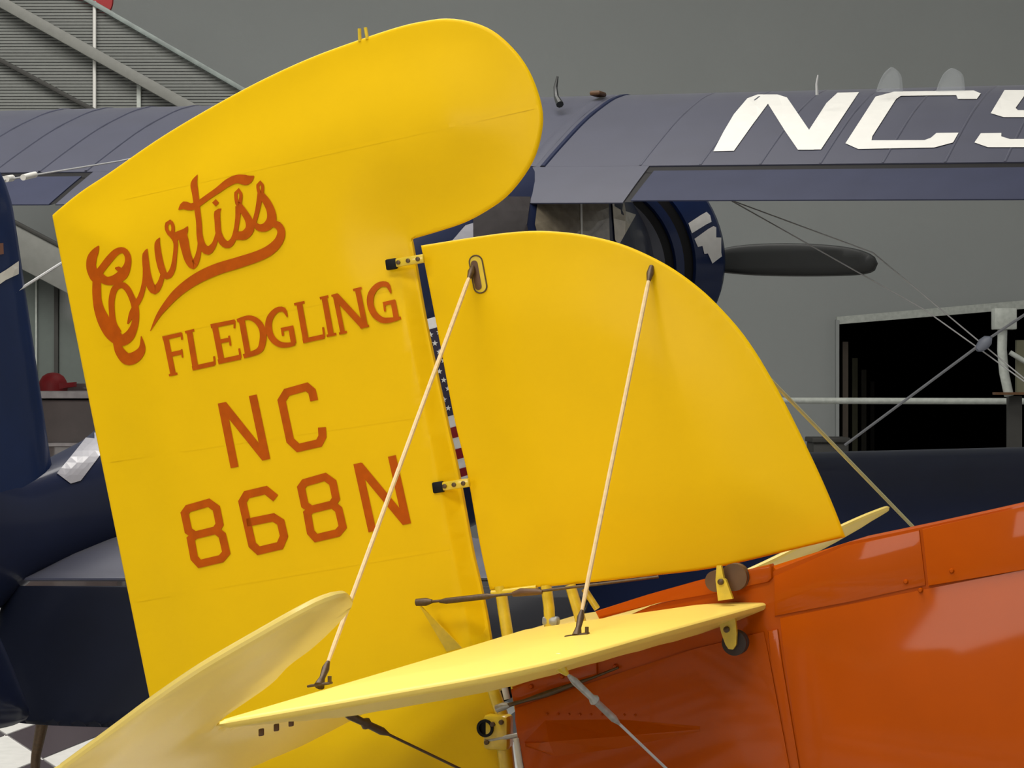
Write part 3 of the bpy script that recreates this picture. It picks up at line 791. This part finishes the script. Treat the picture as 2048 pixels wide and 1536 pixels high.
cl, crr = UW.wpx(104), UW.wpx(1250)
UW.loft('trailing_panel', list(np.linspace(cl + .02, crr - .012, 20)), uh + .0005, 1.0, WINGB, bb)
UW.loft('aileron', list(np.linspace(wl, cl - .022, 12)), uh + .032, 1.0, AILB, bb, label='port aileron')
UW.loft('aileron', list(np.linspace(crr + .03, wr_, 20)), uh + .032, 1.0, AILB, bb, rot=R_(-2.0), label='starboard aileron')
WBV = bvh_of(uwing)
def gap(wa, wb_, ua, ub, m=8):
    bm = bmesh.new(); rows_ = [[bm.verts.new(UW.pt(wa + (wb_ - wa) * i / m, ua + (ub - ua) * j / 6, 1) - UW.up * .006) for j in range(7)] for i in range(m + 1)]
    for r0, r1 in zip(rows_, rows_[1:]):
        for j in range(6): bm.faces.new((r0[j], r1[j], r1[j + 1], r0[j + 1]))
    return obj('hinge_gap_shade', bm, BLACK, bb)  # black sheet sunk below the gap stands for its shade
gap(crr - .03, wr_, uh - .004, uh + .04); gap(wl, cl + .02, uh - .004, uh + .04); gap(crr - .03, crr + .06, uh, .99, 2); gap(cl - .06, cl + .03, uh, .99, 2)
wn = (1400, 160, .3164)
def tfp(q, t): return [(t[0] + x * t[2], t[1] + y * t[2]) for x, y in q]
NCs = [[(85, 455), (150, 330), (215, 220), (300, 120), (365, 96), (490, 96), (430, 155), (330, 290), (215, 452)],
       [(400, 97), (490, 96), (550, 115), (690, 320), (720, 446), (620, 446), (540, 330), (430, 155)],
       [(620, 446), (765, 444), (1005, 82), (870, 85), (800, 150), (690, 320)],
       [(920, 405), (1110, 110), (1230, 78), (1730, 71), (1775, 90), (1750, 125), (1630, 125), (1620, 101), (1270, 105), (1240, 125), (1090, 360), (1085, 386), (1420, 385), (1460, 370), (1495, 340), (1635, 338), (1600, 400), (1480, 432), (1000, 441)],
       [(1838, 215), (1925, 69), (2300, 69), (2300, 105), (2050, 105), (1995, 182), (2010, 196), (2300, 196), (2300, 240), (1920, 240)],
       [(1735, 400), (1775, 342), (1905, 340), (1905, 362), (1960, 379), (2250, 376), (2250, 430), (1820, 430)],
       [(2250, 376), (2300, 300), (2300, 69), (2420, 90), (2330, 400), (2250, 430)]]
decal('wing_lettering', [tfp(q, wn) for q in NCs], WBV, WHITE, uwing, off=.004, grid=16)
# rib lines over the wing: raised tapes that follow the section
def tape(w_, u0, u1, half, h, m, par, name='rib_tape'):
    bm = bmesh.new(); us = np.linspace(u0, u1, 22); prev = None
    for u in us:
        a = UW.pt(w_ - half, u, 1) + UW.up * h; b = UW.pt(w_ + half, u, 1) + UW.up * h; c = UW.pt(w_ - half * 1.6, u, 1) + UW.up * .0004; d = UW.pt(w_ + half * 1.6, u, 1) + UW.up * .0004
        row = [bm.verts.new(q) for q in (c, a, b, d)]
        if prev:
            for k in range(3): bm.faces.new((prev[k], prev[k + 1], row[k + 1], row[k]))
        prev = row
    return obj(name, bm, m, par)
for x in (-90, 0, 92, 185, 272, 340, 1280, 1400, 1520, 1640, 1765, 1890, 2010, 2130):
    tape(UW.wpx(x, .74 if x < 1000 else uh), .02, uh - .002, .006 if x < 1000 else .004, .006 if x < 1000 else .0022, WINGB, uwing)
seamw = UW.wpx(1085, uh)
tape(seamw, .03, uh, .009, .006, NAVY, uwing, 'root_seam'); tape(seamw - .07, .03, uh, .02, .004, WINGB, uwing, 'root_seam')
# whip aerial and rear view fittings on the wing top
tube('whip_aerial', [P(1120, 209, 10.9), P(1113, 195, 10.95), P(1111, 175, 11), P(1115, 153, 11)], [.02, .014, .011, .006], BLADE, bb, n=8)
tube('whip_aerial', [P(1634, 190, 10.3), P(1633, 168, 10.3), P(1636, 150, 10.3)], [.008, .006, .004], WIREG, bb, n=6)
box('wing_fitting', P(1196, 188, 11.1), .06, .10, .025, BROWN, bb, (rt3, hd3, UP), .01)
for x0, x1, y in ((1752, 1806, 134), (1872, 1930, 136)):
    arc = [(x0, 184), (x0 + 6, 165), (x0 + 16, 146), (x0 + 30, y), ((x0 + x1) / 2 + 8, y + 1), (x1 - 4, 150), (x1, 184)]
    fr = Frame(P(x0, 180, 10.35), rt3, UP)
    plate('wing_arch_plate', [fr.to2(*q) for q in spline(arc, 6)], fr, lambda e, v: rim(e, .02), CLEAR, bb, grid=.04, insets=(.01,), label='faint clear arched plate on the wing top')  # thin clear arched plates standing on the wing top
# aerial wire with white insulators, from the fin to the wing
aw = tube('aerial_wire', [P(-60, 372, 7.3), P(75, 349, 7.9), P(240, 322, 8.9), P(330, 303, 9.6)], .0035, WIREG, bb, n=6)
for a, b, r in (((-20, 362), (8, 358), .010), ((12, 358), (24, 356), .012), ((46, 355), (70, 349), .011)): tube('insulator', [P(*a, 7.6), P(*b, 7.7)], r, WHITE, aw)

# --- fuselage
C0, C1 = P(20, 1062, 7.0), P(1245, 516, 12.0)
axv = (C1 - C0); axn = axv.normalized(); sd = axn.cross(UP).normalized(); upn = sd.cross(axn).normalized()
ST_ = [(-.06, .03, .20, .0), (-.03, .06, .24, .0), (0, .09, .17, -.01), (.1, .17, .20, -.02), (.2, .25, .29, -.01), (.3, .33, .41, .01), (.4, .41, .60, -.06), (.5, .47, .73, -.11), (.6, .51, .77, -.10), (.7, .54, .74, -.01), (.78, .55, .66, .10), (.84, .50, .58, .06), (.89, .42, .46, .02)]
bm = bmesh.new(); rings = []
for t in np.linspace(-.06, .89, 60):
    k = [float(np.interp(t, [s_[0] for s_ in ST_], [s_[j] for s_ in ST_])) for j in (1, 2, 3)]
    o_ = C0 + axv * float(t) + upn * k[2]; ring = []
    for j in range(64):
        a_ = 2 * math.pi * j / 64; cx_, sx_ = math.cos(a_), math.sin(a_); ex_ = 2 / 2.5
        ring.append(bm.verts.new(o_ + sd * (k[0] * math.copysign(abs(cx_) ** ex_, cx_)) + upn * (k[1] * math.copysign(abs(sx_) ** ex_, sx_))))
    rings.append(ring)
for a, b in zip(rings, rings[1:]):
    for j in range(64): bm.faces.new((a[j], a[(j + 1) % 64], b[(j + 1) % 64], b[j]))
bm.faces.new(rings[0]); bm.faces.new(rings[-1][::-1])
bfus = obj('fuselage', bm, NAVY, bb, label='navy fuselage mostly hidden by the yellow tail')
BF = bvh_of(bfus)
# flag painted on the fuselage side
sl = -.28
def row(y0, y1, xa, xb): return [(xa, y0 - sl * 0 + sl * (xa - 890)), (xb, y0 + sl * (xb - 890)), (xb, y1 + sl * (xb - 890)), (xa, y1 + sl * (xa - 890))]
YS = [652 + 26 * i for i in range(8)] + [834 + 24.2, 834 + 46.5, 834 + 70, 834 + 91, 834 + 111, 834 + 128]
decal('flag', [row(628, 968, 640, 962)], BF, FLASHW, bfus, off=.002, grid=20, label='painted flag with white border')
decal('flag_canton', [row(650, 834, 830, 955)], BF, mat('flag_navy', (.028, .02, .055), .5), bfus, off=.0035, grid=20)
decal('flag_stripe', [row(YS[i], YS[i + 1], 648, 955 if i > 6 else 830) for i in range(0, 13, 2)], BF, RED, bfus, off=.0035, grid=20)
star = []
for r_ in range(9):
    for c_ in range(7):
        x_, y_ = 842 + c_ * 17 + (8.5 if r_ % 2 else 0), 661 + r_ * 19.5
        y_ += sl * (x_ - 890)
        star.append([(x_ + (6.2 if k % 2 == 0 else 2.6) * math.sin(k * math.pi / 5), y_ - (6.2 if k % 2 == 0 else 2.6) * math.cos(k * math.pi / 5)) for k in range(10)])
decal('flag_star', star, BF, FLASHW, bfus, off=.005, grid=40)['kind'] = 'stuff'
# cabin glazing
decal('side_window', [[(1075, 395), (1215, 395), (1218, 500), (1082, 500), (1068, 450)]], BF, GLASSB, bfus, off=.006, grid=20)
decal('side_window', [[(965, 395), (1060, 395), (1052, 450), (1062, 500), (945, 500), (945, 440)]], BF, GLASSD, bfus, off=.006, grid=20)
decal('windscreen', [[(1222, 395), (1268, 395), (1270, 430), (1236, 490), (1228, 480)]], BF, GLASSP, bfus, off=.006, grid=20)
decal('window_bar', [[(1158, 395), (1162, 395), (1163, 500), (1159, 500)]], BF, WHITE, bfus, off=.008, grid=20)
# --- engine cowling: rear lip, two black openings, blue band, front ring with white flash
hc = (hd3 * .985 + UP * .17).normalized()
def ring_(nm, x0, x1, r0, r1, m, label=None):
    bm = bmesh.new(); n_ = 8
    prof = [(x0 + (x1 - x0) * k / n_, r0 + (r1 - r0) * k / n_) for k in range(n_ + 1)] + [(x1, r1 - .05), (x0, r0 - .05)]
    add_lathe(bm, prof, C1, hc, 72, True); return obj(nm, bm, m, bb, label)
ring_('cowling', -.25, -.02, .522, .60, NAVYB, 'front cowling ring with white flash')
bm = bmesh.new(); add_lathe(bm, [(-.02, .60), (.03, .592), (.07, .57), (.09, .53), (.08, .49), (.02, .47), (-.02, .47)], C1, hc, 72, True); obj('cowling_lip', bm, NAVYB, bb)
ring_('cowling_gap_shade', -.335, -.245, .474, .508, BLACK)
ring_('cowling', -.40, -.335, .464, .486, NAVYB, 'narrow cowling band between the black gaps')
ring_('cowling_gap_shade', -.485, -.395, .42, .452, BLACK)
bm = bmesh.new(); add_lathe(bm, [(-.95, .30), (-.75, .385), (-.6, .412), (-.48, .432), (-.48, .30), (-.95, .2)], C1, hc, 72, True); ns = obj('nose_bowl', bm, WINGB, bb)
bm = bmesh.new(); add_lathe(bm, [(-.9, .2), (-.45, .38), (0.0, .44), (.02, .02)], C1, hc, 48); obj('engine_bay', bm, BLACK, bb)
cow = [o for o in bpy.data.objects if o.name == 'cowling'][0]; CB = bvh_of(cow)
decal('white_flash', [[(1376, 447), (1400, 431), (1425, 417), (1440, 417), (1443, 434), (1412, 449), (1383, 467)], [(1388, 478), (1416, 458), (1447, 441), (1462, 470), (1462, 498), (1424, 527), (1415, 507), (1408, 508), (1404, 492), (1395, 494)]], CB, FLASHW, cow, off=.003, grid=10)
# --- propeller
pfr = Frame(C1 + hc * .32, rt3, UP)
pp = thing_p = None
prop_px = [(1245, 510), (1330, 512), (1420, 502), (1470, 492), (1530, 487), (1610, 487), (1680, 492), (1725, 501), (1750, 514), (1756, 527), (1750, 541), (1728, 549), (1680, 552), (1600, 553), (1510, 551), (1440, 545), (1330, 533), (1245, 532)]
prl = [pfr.to2(*q) for q in spline(prop_px, 10, True)]
pe = plate('propeller_blade', prl, pfr, lambda e, v: rim(e, .02), BLADE, bb, grid=.04, insets=(.006, .018))
ctr = pfr.to2(1245, 521)
plate('propeller_blade', [(2 * ctr[0] - u, 2 * ctr[1] - v) for u, v in prl], pfr, lambda e, v: rim(e, .02), BLADE, bb, grid=.05, insets=(.018,))
bm = bmesh.new(); add_lathe(bm, [(-.3, .09), (-.05, .10), (.1, .09), (.18, .05), (.2, .01)], pfr.at(*ctr), hc, 24); obj('propeller_hub', bm, BLADE, bb)
# --- tail fin, stabilizer, drooped elevator, tailwheel
bfr = Frame(C0, Vector((axn.x, axn.y, 0)).normalized(), UP)
fin_b = [(-330, 470), (-250, 330), (-150, 275), (-60, 285), (-12, 330), (12, 385), (24, 440), (48, 600), (78, 800), (98, 930), (112, 985), (140, 1050), (120, 1110), (-60, 1180), (-330, 1250)]
bfin = plate('tail_fin', L2(bfr, fin_b, 14, (0, 12, 14)), bfr, lambda e, v: .055 * np.sqrt(np.clip(1 - (1 - np.clip(e / .16, 0, 1)) ** 2, 0, 1)), NAVYB, bb, grid=.05, insets=(.004, .02, .05, .09), label='navy tail fin with a white band')
BFN = bvh_of(bfin)
decal('fin_band', [[(-120, 590), (-40, 570), (10, 540), (36, 522), (36, 548), (10, 560), (-40, 595), (-120, 620)]], BFN, WHITE, bfin, off=.003, grid=12)
decal('fin_mark', [[(-20, 488), (5, 486), (6, 508), (-20, 512)]], BFN, mat('rust_paint', (.18, .08, .05), .5), bfin, off=.003, grid=12)
hA, hB = P(-40, 1160, 7.0 / (1 - .456 * 40 / F)), P(1180, 1160, 7.0 / (1 + .456 * 1180 / F))
hs = (hB - hA).normalized(); hL = (hB - hA).length; chB = (hd3 * math.cos(R_(12)) + UP * math.sin(R_(12))); chB = (chB - hs * chB.dot(hs)).normalized()
sfr = Frame(hA, hs, chB); sg2 = 1 if sfr.ey.dot(chB) > 0 else -1
sb = spline([(hL, 0), (hL + .02, .06), (hL - .06, .22), (hL - .35, .40), (hL - .9, .52), (.5, .62), (.0, .68)], .06)
loopS = [(hL * k / 60, 0) for k in range(0, 60)] + sb
plate('tail_stabilizer', [(u, v * sg2) for u, v in loopS], sfr, lambda e, v: rim(e, .006) + .02 * smooth01(e / .3), WINGB, bb, grid=.035, insets=(.003, .007), label='navy stabilizer, grey sheen on top')
chD = (-hd3 * math.cos(R_(58)) - UP * math.sin(R_(58))); chD = (chD - hs * chD.dot(hs)).normalized()
efr = Frame(hA - UP * .012, hs, chD); sg3 = 1 if efr.ey.dot(chD) > 0 else -1
loopE = [(hL * k / 60, .008) for k in range(3, 60)] + spline([(hL, .008), (hL + .0, .12), (hL - .1, .3), (hL - .3, .42), (hL - .6, .475), (1.0, .485), (.35, .485), (.22, .44), (.12, .2)], .05)
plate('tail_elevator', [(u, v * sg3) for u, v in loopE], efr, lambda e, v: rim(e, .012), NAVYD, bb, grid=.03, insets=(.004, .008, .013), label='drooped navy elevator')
tcf = Frame(P(20, 1350, 6.45), Vector((axn.x, axn.y, 0)).normalized(), UP)
plate('tail_cone', L2(tcf, [(-330, 1230), (-60, 1190), (-10, 1265), (34, 1368), (58, 1432), (22, 1452), (-60, 1462), (-330, 1470)], 14, (0, 4, 7)), tcf, lambda e, v: .05 * np.sqrt(np.clip(1 - (1 - np.clip(e / .12, 0, 1)) ** 2, 0, 1)), NAVY, bb, grid=.03, insets=(.004, .02, .05))
tube('tail_wire', [P(30, 585, 6.95), P(125, 525, 7.3), P(300, 415, 8.0)], .005, WIREG, bb, n=6)
tw = tube('tailwheel_strut', [P(110, 1390, 7.05), P(88, 1430, 7.05), P(72, 1510, 7.05), P(62, 1660, 7.05)], [.03, .022, .016, .016], DARKM, bb)
bm = bmesh.new(); add_lathe(bm, [(-.045, .05), (-.045, .11), (-.025, .14), (.025, .14), (.045, .11), (.045, .05)], Vector((P(60, 1660, 7.05).x, P(60, 1660, 7.05).y, .141)), rt3, 32); obj('tailwheel', bm, RUBB, tw)
# bright spine strip: highlight on the fuselage top, painted as pale decals
decal('spine_highlight', [[(113, 948), (150, 905), (188, 858), (210, 838), (240, 850), (205, 905), (160, 962), (140, 968)]], BF, mat('spine_highlight_grey', (.30, .30, .34), .4, .3), bfus, off=.004, grid=12)
decal('spine_highlight', [[(900, 486), (930, 452), (946, 447), (946, 486)]], BF, bpy.data.materials['spine_highlight_grey'], bfus, off=.004, grid=12)
# --- lower wing on the starboard side
lo, hi = R_(0), R_(50)
for _ in range(30):
    t2 = (lo + hi) / 2; LWg = Wing(P(1100, 1262, DW(1100) + .3), P(2300, 1262, DW(2300) + .6), 1.7, t2)
    w2 = LWg.wpx(1850); yy = min(CY - F * (q.z - EYE.z) / q.y for q in (LWg.pt(w2, u, 1) for u in np.linspace(.0, .9, 60)))
    lo, hi = (t2, hi) if yy > 897 else (lo, t2)
lwing = LWg.loft('lower_wing', list(np.linspace(LWg.wpx(1120), LWg.wpx(2500), 30)), 0, 1.0, NAVY, bb, label='lower wing, deep navy top')
# --- flying wires between the wings with their streamlined acorn
def zt_(a, b): return a
tube('flying_wire', [P(1385, 372, 10.75), P(1745, 505, 9.85), P(1985, 705, 9.6), P(2140, 832, 9.5)], .0032, WIREG, bb, n=6)
tube('flying_wire', [P(1375, 352, 10.75), P(1850, 620, 9.7), P(1962, 700, 9.6), P(2120, 815, 9.5)], .0032, WIREG, bb, n=6)
tube('flying_wire', [P(2150, 570, 9.4), P(2048, 630, 9.45), P(1966, 685, 9.55), P(1690, 890, 9.9)], .007, mat('wire_blue_grey', (.17, .18, .20), .5), bb, n=6)
tube('wire_acorn', [P(1982, 675, 9.52), P(1976, 680, 9.53), P(1967, 688, 9.54), P(1958, 697, 9.55), P(1954, 701, 9.56)], [.008, .024, .028, .02, .006], mat('acorn_grey', (.17, .19, .24), .5), bb)
# main legs stand below the frame
for s_ in (-1, 1):
    q = C0 + axv * .82 + sd * (.75 * s_)
    lg = tube('wheel_leg', [q + UP * -.25, Vector((q.x, q.y, .33))], [.07, .05], NAVY, bb)
    bm = bmesh.new(); add_lathe(bm, [(-.09, .12), (-.1, .26), (-.06, .32), (.06, .32), (.1, .26), (.09, .12)], Vector((q.x, q.y, .322)), rt3, 36); obj('wheel', bm, RUBB, lg)

# ------------------------------------------------------------------ far side of the hall
SY = 17.0
st = thing('staircase', 'grey metal staircase with slatted guard climbing to the upper left', 'staircase', (wx(600, SY), SY, 0))
def bar(nm, x0, y0, x1, y1, wpx_, m, par, Y=SY, dy=.08):
    a, b = P(x0, y0, Y), P(x1, y1, Y); d = (b - a).normalized(); n_ = Vector((0, 1, 0)); up_ = d.cross(n_)
    return box(nm, (a + b) / 2, (b - a).length, dy, wpx_ / F * Y, m, par, (d, n_, up_), .008)
bar('stringer', -140, -75, 640, 360, 22, STEP, st, SY - .1)
bar('lower_rail', -140, 45, 420, 345, 9, STEPD, st, SY - .06, .05)
bar('top_rail', -140, -182, 700, 303, 10, mat('rail_green_grey', (.20, .235, .225), .5, var=.2, scale=12), st, SY - .05, .06)
bar('stringer', -140, 400, 470, 720, 74, STEP, st, SY + .05)
bar('lower_rail', -140, 355, 470, 675, 8, STEPD, st, SY + .02, .05)
bm = bmesh.new()
y = -120
while y < 330:
    xr = (y + 101) / .5774 + 0; xl = -140
    if xr > xl: add_box(bm, (P(xl, y, SY) + P(min(xr, 640), y, SY)) / 2, (min(xr, 640) - xl) / F * SY, .02, 4.8 / F * SY)
    y += 6.2
sl_ = obj('slat_guard', bm, MESHG, st); sl_['kind'] = 'stuff'
bm = bmesh.new(); q = [P(x, y_, SY + .06) for x, y_ in ((-140, -176), (640, 276), (640, 345), (330, 330), (-140, 420))]
a_ = [bm.verts.new(p) for p in q]; b_ = [bm.verts.new(p + Vector((0, .03, 0))) for p in q]
bm.faces.new(a_); bm.faces.new(b_[::-1])
for i in range(5): bm.faces.new((a_[i], b_[i], b_[(i + 1) % 5], a_[(i + 1) % 5]))
obj('guard_backing', bm, mat('guard_backing_grey', (.20, .21, .20), .8), st, smooth=False)
for x, y0, y1, m, wd in ((278, 158, 330, RAILP, 8),):
    box('baluster', P(x, (y0 + y1) / 2, SY - .03), wd / F * SY, .03, (y1 - y0) / F * SY, m, st)
# support column and landing hidden behind the yellow rudder
box('landing', P(760, 385, SY), 330 / F * SY, 1.2, 24 / F * SY, STEP, st)
box('support_column', Vector((wx(720, SY), SY, wz(385, SY) / 2)), .25, .25, wz(385, SY), STEP, st)
sp_ = thing('glass_screen', 'grey-green glass screen under the staircase beside the blue fin', 'screen', (wx(60, SY), SY + .3, 0))
zz = wz(520, SY)
for x0, x1 in ((-60, 56), (60, 94), (103, 240)):
    box('pane', Vector((wx((x0 + x1) / 2, SY), SY + .3, zz / 2)), (x1 - x0) / F * SY, .03, zz, GLASSG, sp_)
box('mullion', Vector((wx(98.5, SY), SY + .28, zz / 2)), 8 / F * SY, .06, zz, STEPD, sp_); box('mullion', Vector((wx(58, SY), SY + .28, zz / 2)), 3 / F * SY, .06, zz, RAILP, sp_)
rs = thing('round_sign', 'red round sign on a white post beside the staircase', 'sign', (wx(189, 16.7), 16.7, 0))
bm = bmesh.new(); add_lathe(bm, [(-.02, .149), (0, .155), (.02, .149)], P(188, 2, SY + .06), Vector((0, 1, 0)), 40); obj('sign_disc', bm, mat('sign_red', (.30, .002, .005), .55), rs)
tube('post', [Vector((wx(189, 16.955), 16.955, 0)), P(189, 2, 16.955)], .0145, WHITE, rs)
tube('bracket', [P(189, 6, 16.955), P(188, 6, SY + .06)], .012, WHITE, rs)
# display counter with a red cap
ct = thing('display_counter', 'mauve-grey counter with pale top under the red cap', 'counter', (wx(100, 13), 13, 0))
CYY = 13.0
box('body', Vector((wx(130, CYY), CYY + .3, wz(800, CYY) / 2)), 210 / F * CYY, .6, wz(800, CYY), CRATE, ct, bev=.01)
box('counter_top', Vector((wx(130, CYY), CYY + .28, wz(796, CYY) + .02)), 230 / F * CYY, .66, .045, CRATET, ct, bev=.008)
box('backboard', Vector((wx(130, CYY), CYY + .5, wz(790, CYY) + .02)), 210 / F * CYY, .05, .10, CRATE, ct, bev=.004)
box('plinth_edge', Vector((wx(110, CYY), CYY - .012, wz(889, CYY))), 150 / F * CYY, .03, .02, CRATET, ct)
ctop = wz(796, CYY) + .0425
bm = bmesh.new(); cc_ = Vector((wx(92, CYY), CYY + .2, ctop)); 
add_lathe(bm, [(0, .088), (.03, .088), (.06, .082), (.09, .064), (.108, .035), (.113, .006)], cc_, UP, 24)
cap = obj('red_cap', bm, mat('cap_red', (.26, .006, .010), .6, var=.12, scale=25)); tag(cap, 'red peaked cap lying on the mauve-grey counter', 'cap')
bm = bmesh.new(); pl = [(0.05, -.07), (.10, -.065), (.135, -.04), (.145, 0), (.135, .04), (.10, .065), (.05, .07)]
a_ = [bm.verts.new(cc_ + Vector((x, y_, .012 + .16 * max(0, x - .05)))) for x, y_ in pl]; b_ = [bm.verts.new(cc_ + Vector((x, y_, .045 + .1 * max(0, x - .05)))) for x, y_ in pl]
bm.faces.new(b_); bm.faces.new(a_[::-1])
for i in range(len(pl)): bm.faces.new((a_[i], a_[(i + 1) % len(pl)], b_[(i + 1) % len(pl)], b_[i]))
obj('cap_peak', bm, bpy.data.materials['cap_red'], cap)
# barrier railing at the right
RY = 16.0
rl = thing('barrier_railing', 'pale tubular barrier rail running across the dark doorway', 'railing', (wx(1800, RY), RY, 0))
tube('top_rail', [P(1450, 801, RY), P(2240, 803, RY)], .024, RAILP, rl, n=14)
for x in (1480, 2170): tube('rail_post', [Vector((wx(x, RY), RY, 0)), P(x, 802, RY)], .024, RAILP, rl, n=12)
tube('lower_rail', [P(1450, 1000, RY), P(2240, 1000, RY)], .02, RAILP, rl, n=12)
# posts receding into the dark doorway
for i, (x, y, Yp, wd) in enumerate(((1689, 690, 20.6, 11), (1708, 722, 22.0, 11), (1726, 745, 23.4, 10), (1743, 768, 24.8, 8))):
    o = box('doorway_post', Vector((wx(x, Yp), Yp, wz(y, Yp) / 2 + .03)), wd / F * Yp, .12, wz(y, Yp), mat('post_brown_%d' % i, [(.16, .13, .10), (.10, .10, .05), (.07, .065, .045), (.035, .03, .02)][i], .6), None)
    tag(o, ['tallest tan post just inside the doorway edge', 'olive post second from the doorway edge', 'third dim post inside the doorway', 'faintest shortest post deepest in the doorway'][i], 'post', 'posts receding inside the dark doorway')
# pale steel stand at the right edge
KY = 15.2
ks = thing('steel_stand', 'pale curved steel stand with a boxed head at the right edge', 'stand', (wx(2015, KY), KY, 0))
box('stand_head', P(2008, 638, KY), 44 / F * KY, .12, 42 / F * KY, RAILP, ks, bev=.006)
tube('curved_leg', [P(2005, 655, KY), P(2004, 700, KY), P(2008, 745, KY), P(2018, 792, KY)], [.034, .034, .034, .034], RAILP, ks, n=10)
box('foot_plate', P(2020, 787, KY), 64 / F * KY, .1, 5 / F * KY, BROWN, ks)
box('back_frame', P(2044, 735, KY + .1), 24 / F * KY, .05, 110 / F * KY, mat('olive_paint', (.16, .16, .10), .6), ks)
tube('brace', [P(2020, 705, KY), P(2070, 735, KY)], .018, RAILP, ks)
box('stand_column', Vector((wx(2035, KY), KY + .1, wz(792, KY) / 2)), .09, .09, wz(792, KY), STEPD, ks)
# low dark case by the wall
bx = thing('storage_case', 'low black case against the wall left of the doorway', 'case', (wx(1655, 17.6), 17.6, 0))
box('body', Vector((wx(1655, 17.6), 17.6, wz(884, 17.6) / 2)), 70 / F * 17.6, .4, wz(884, 17.6), STEPD, bx, bev=.01)
box('lid', Vector((wx(1655, 17.6), 17.6, wz(884, 17.6) + .02)), 76 / F * 17.6, .44, .04, STEPD, bx, bev=.008)
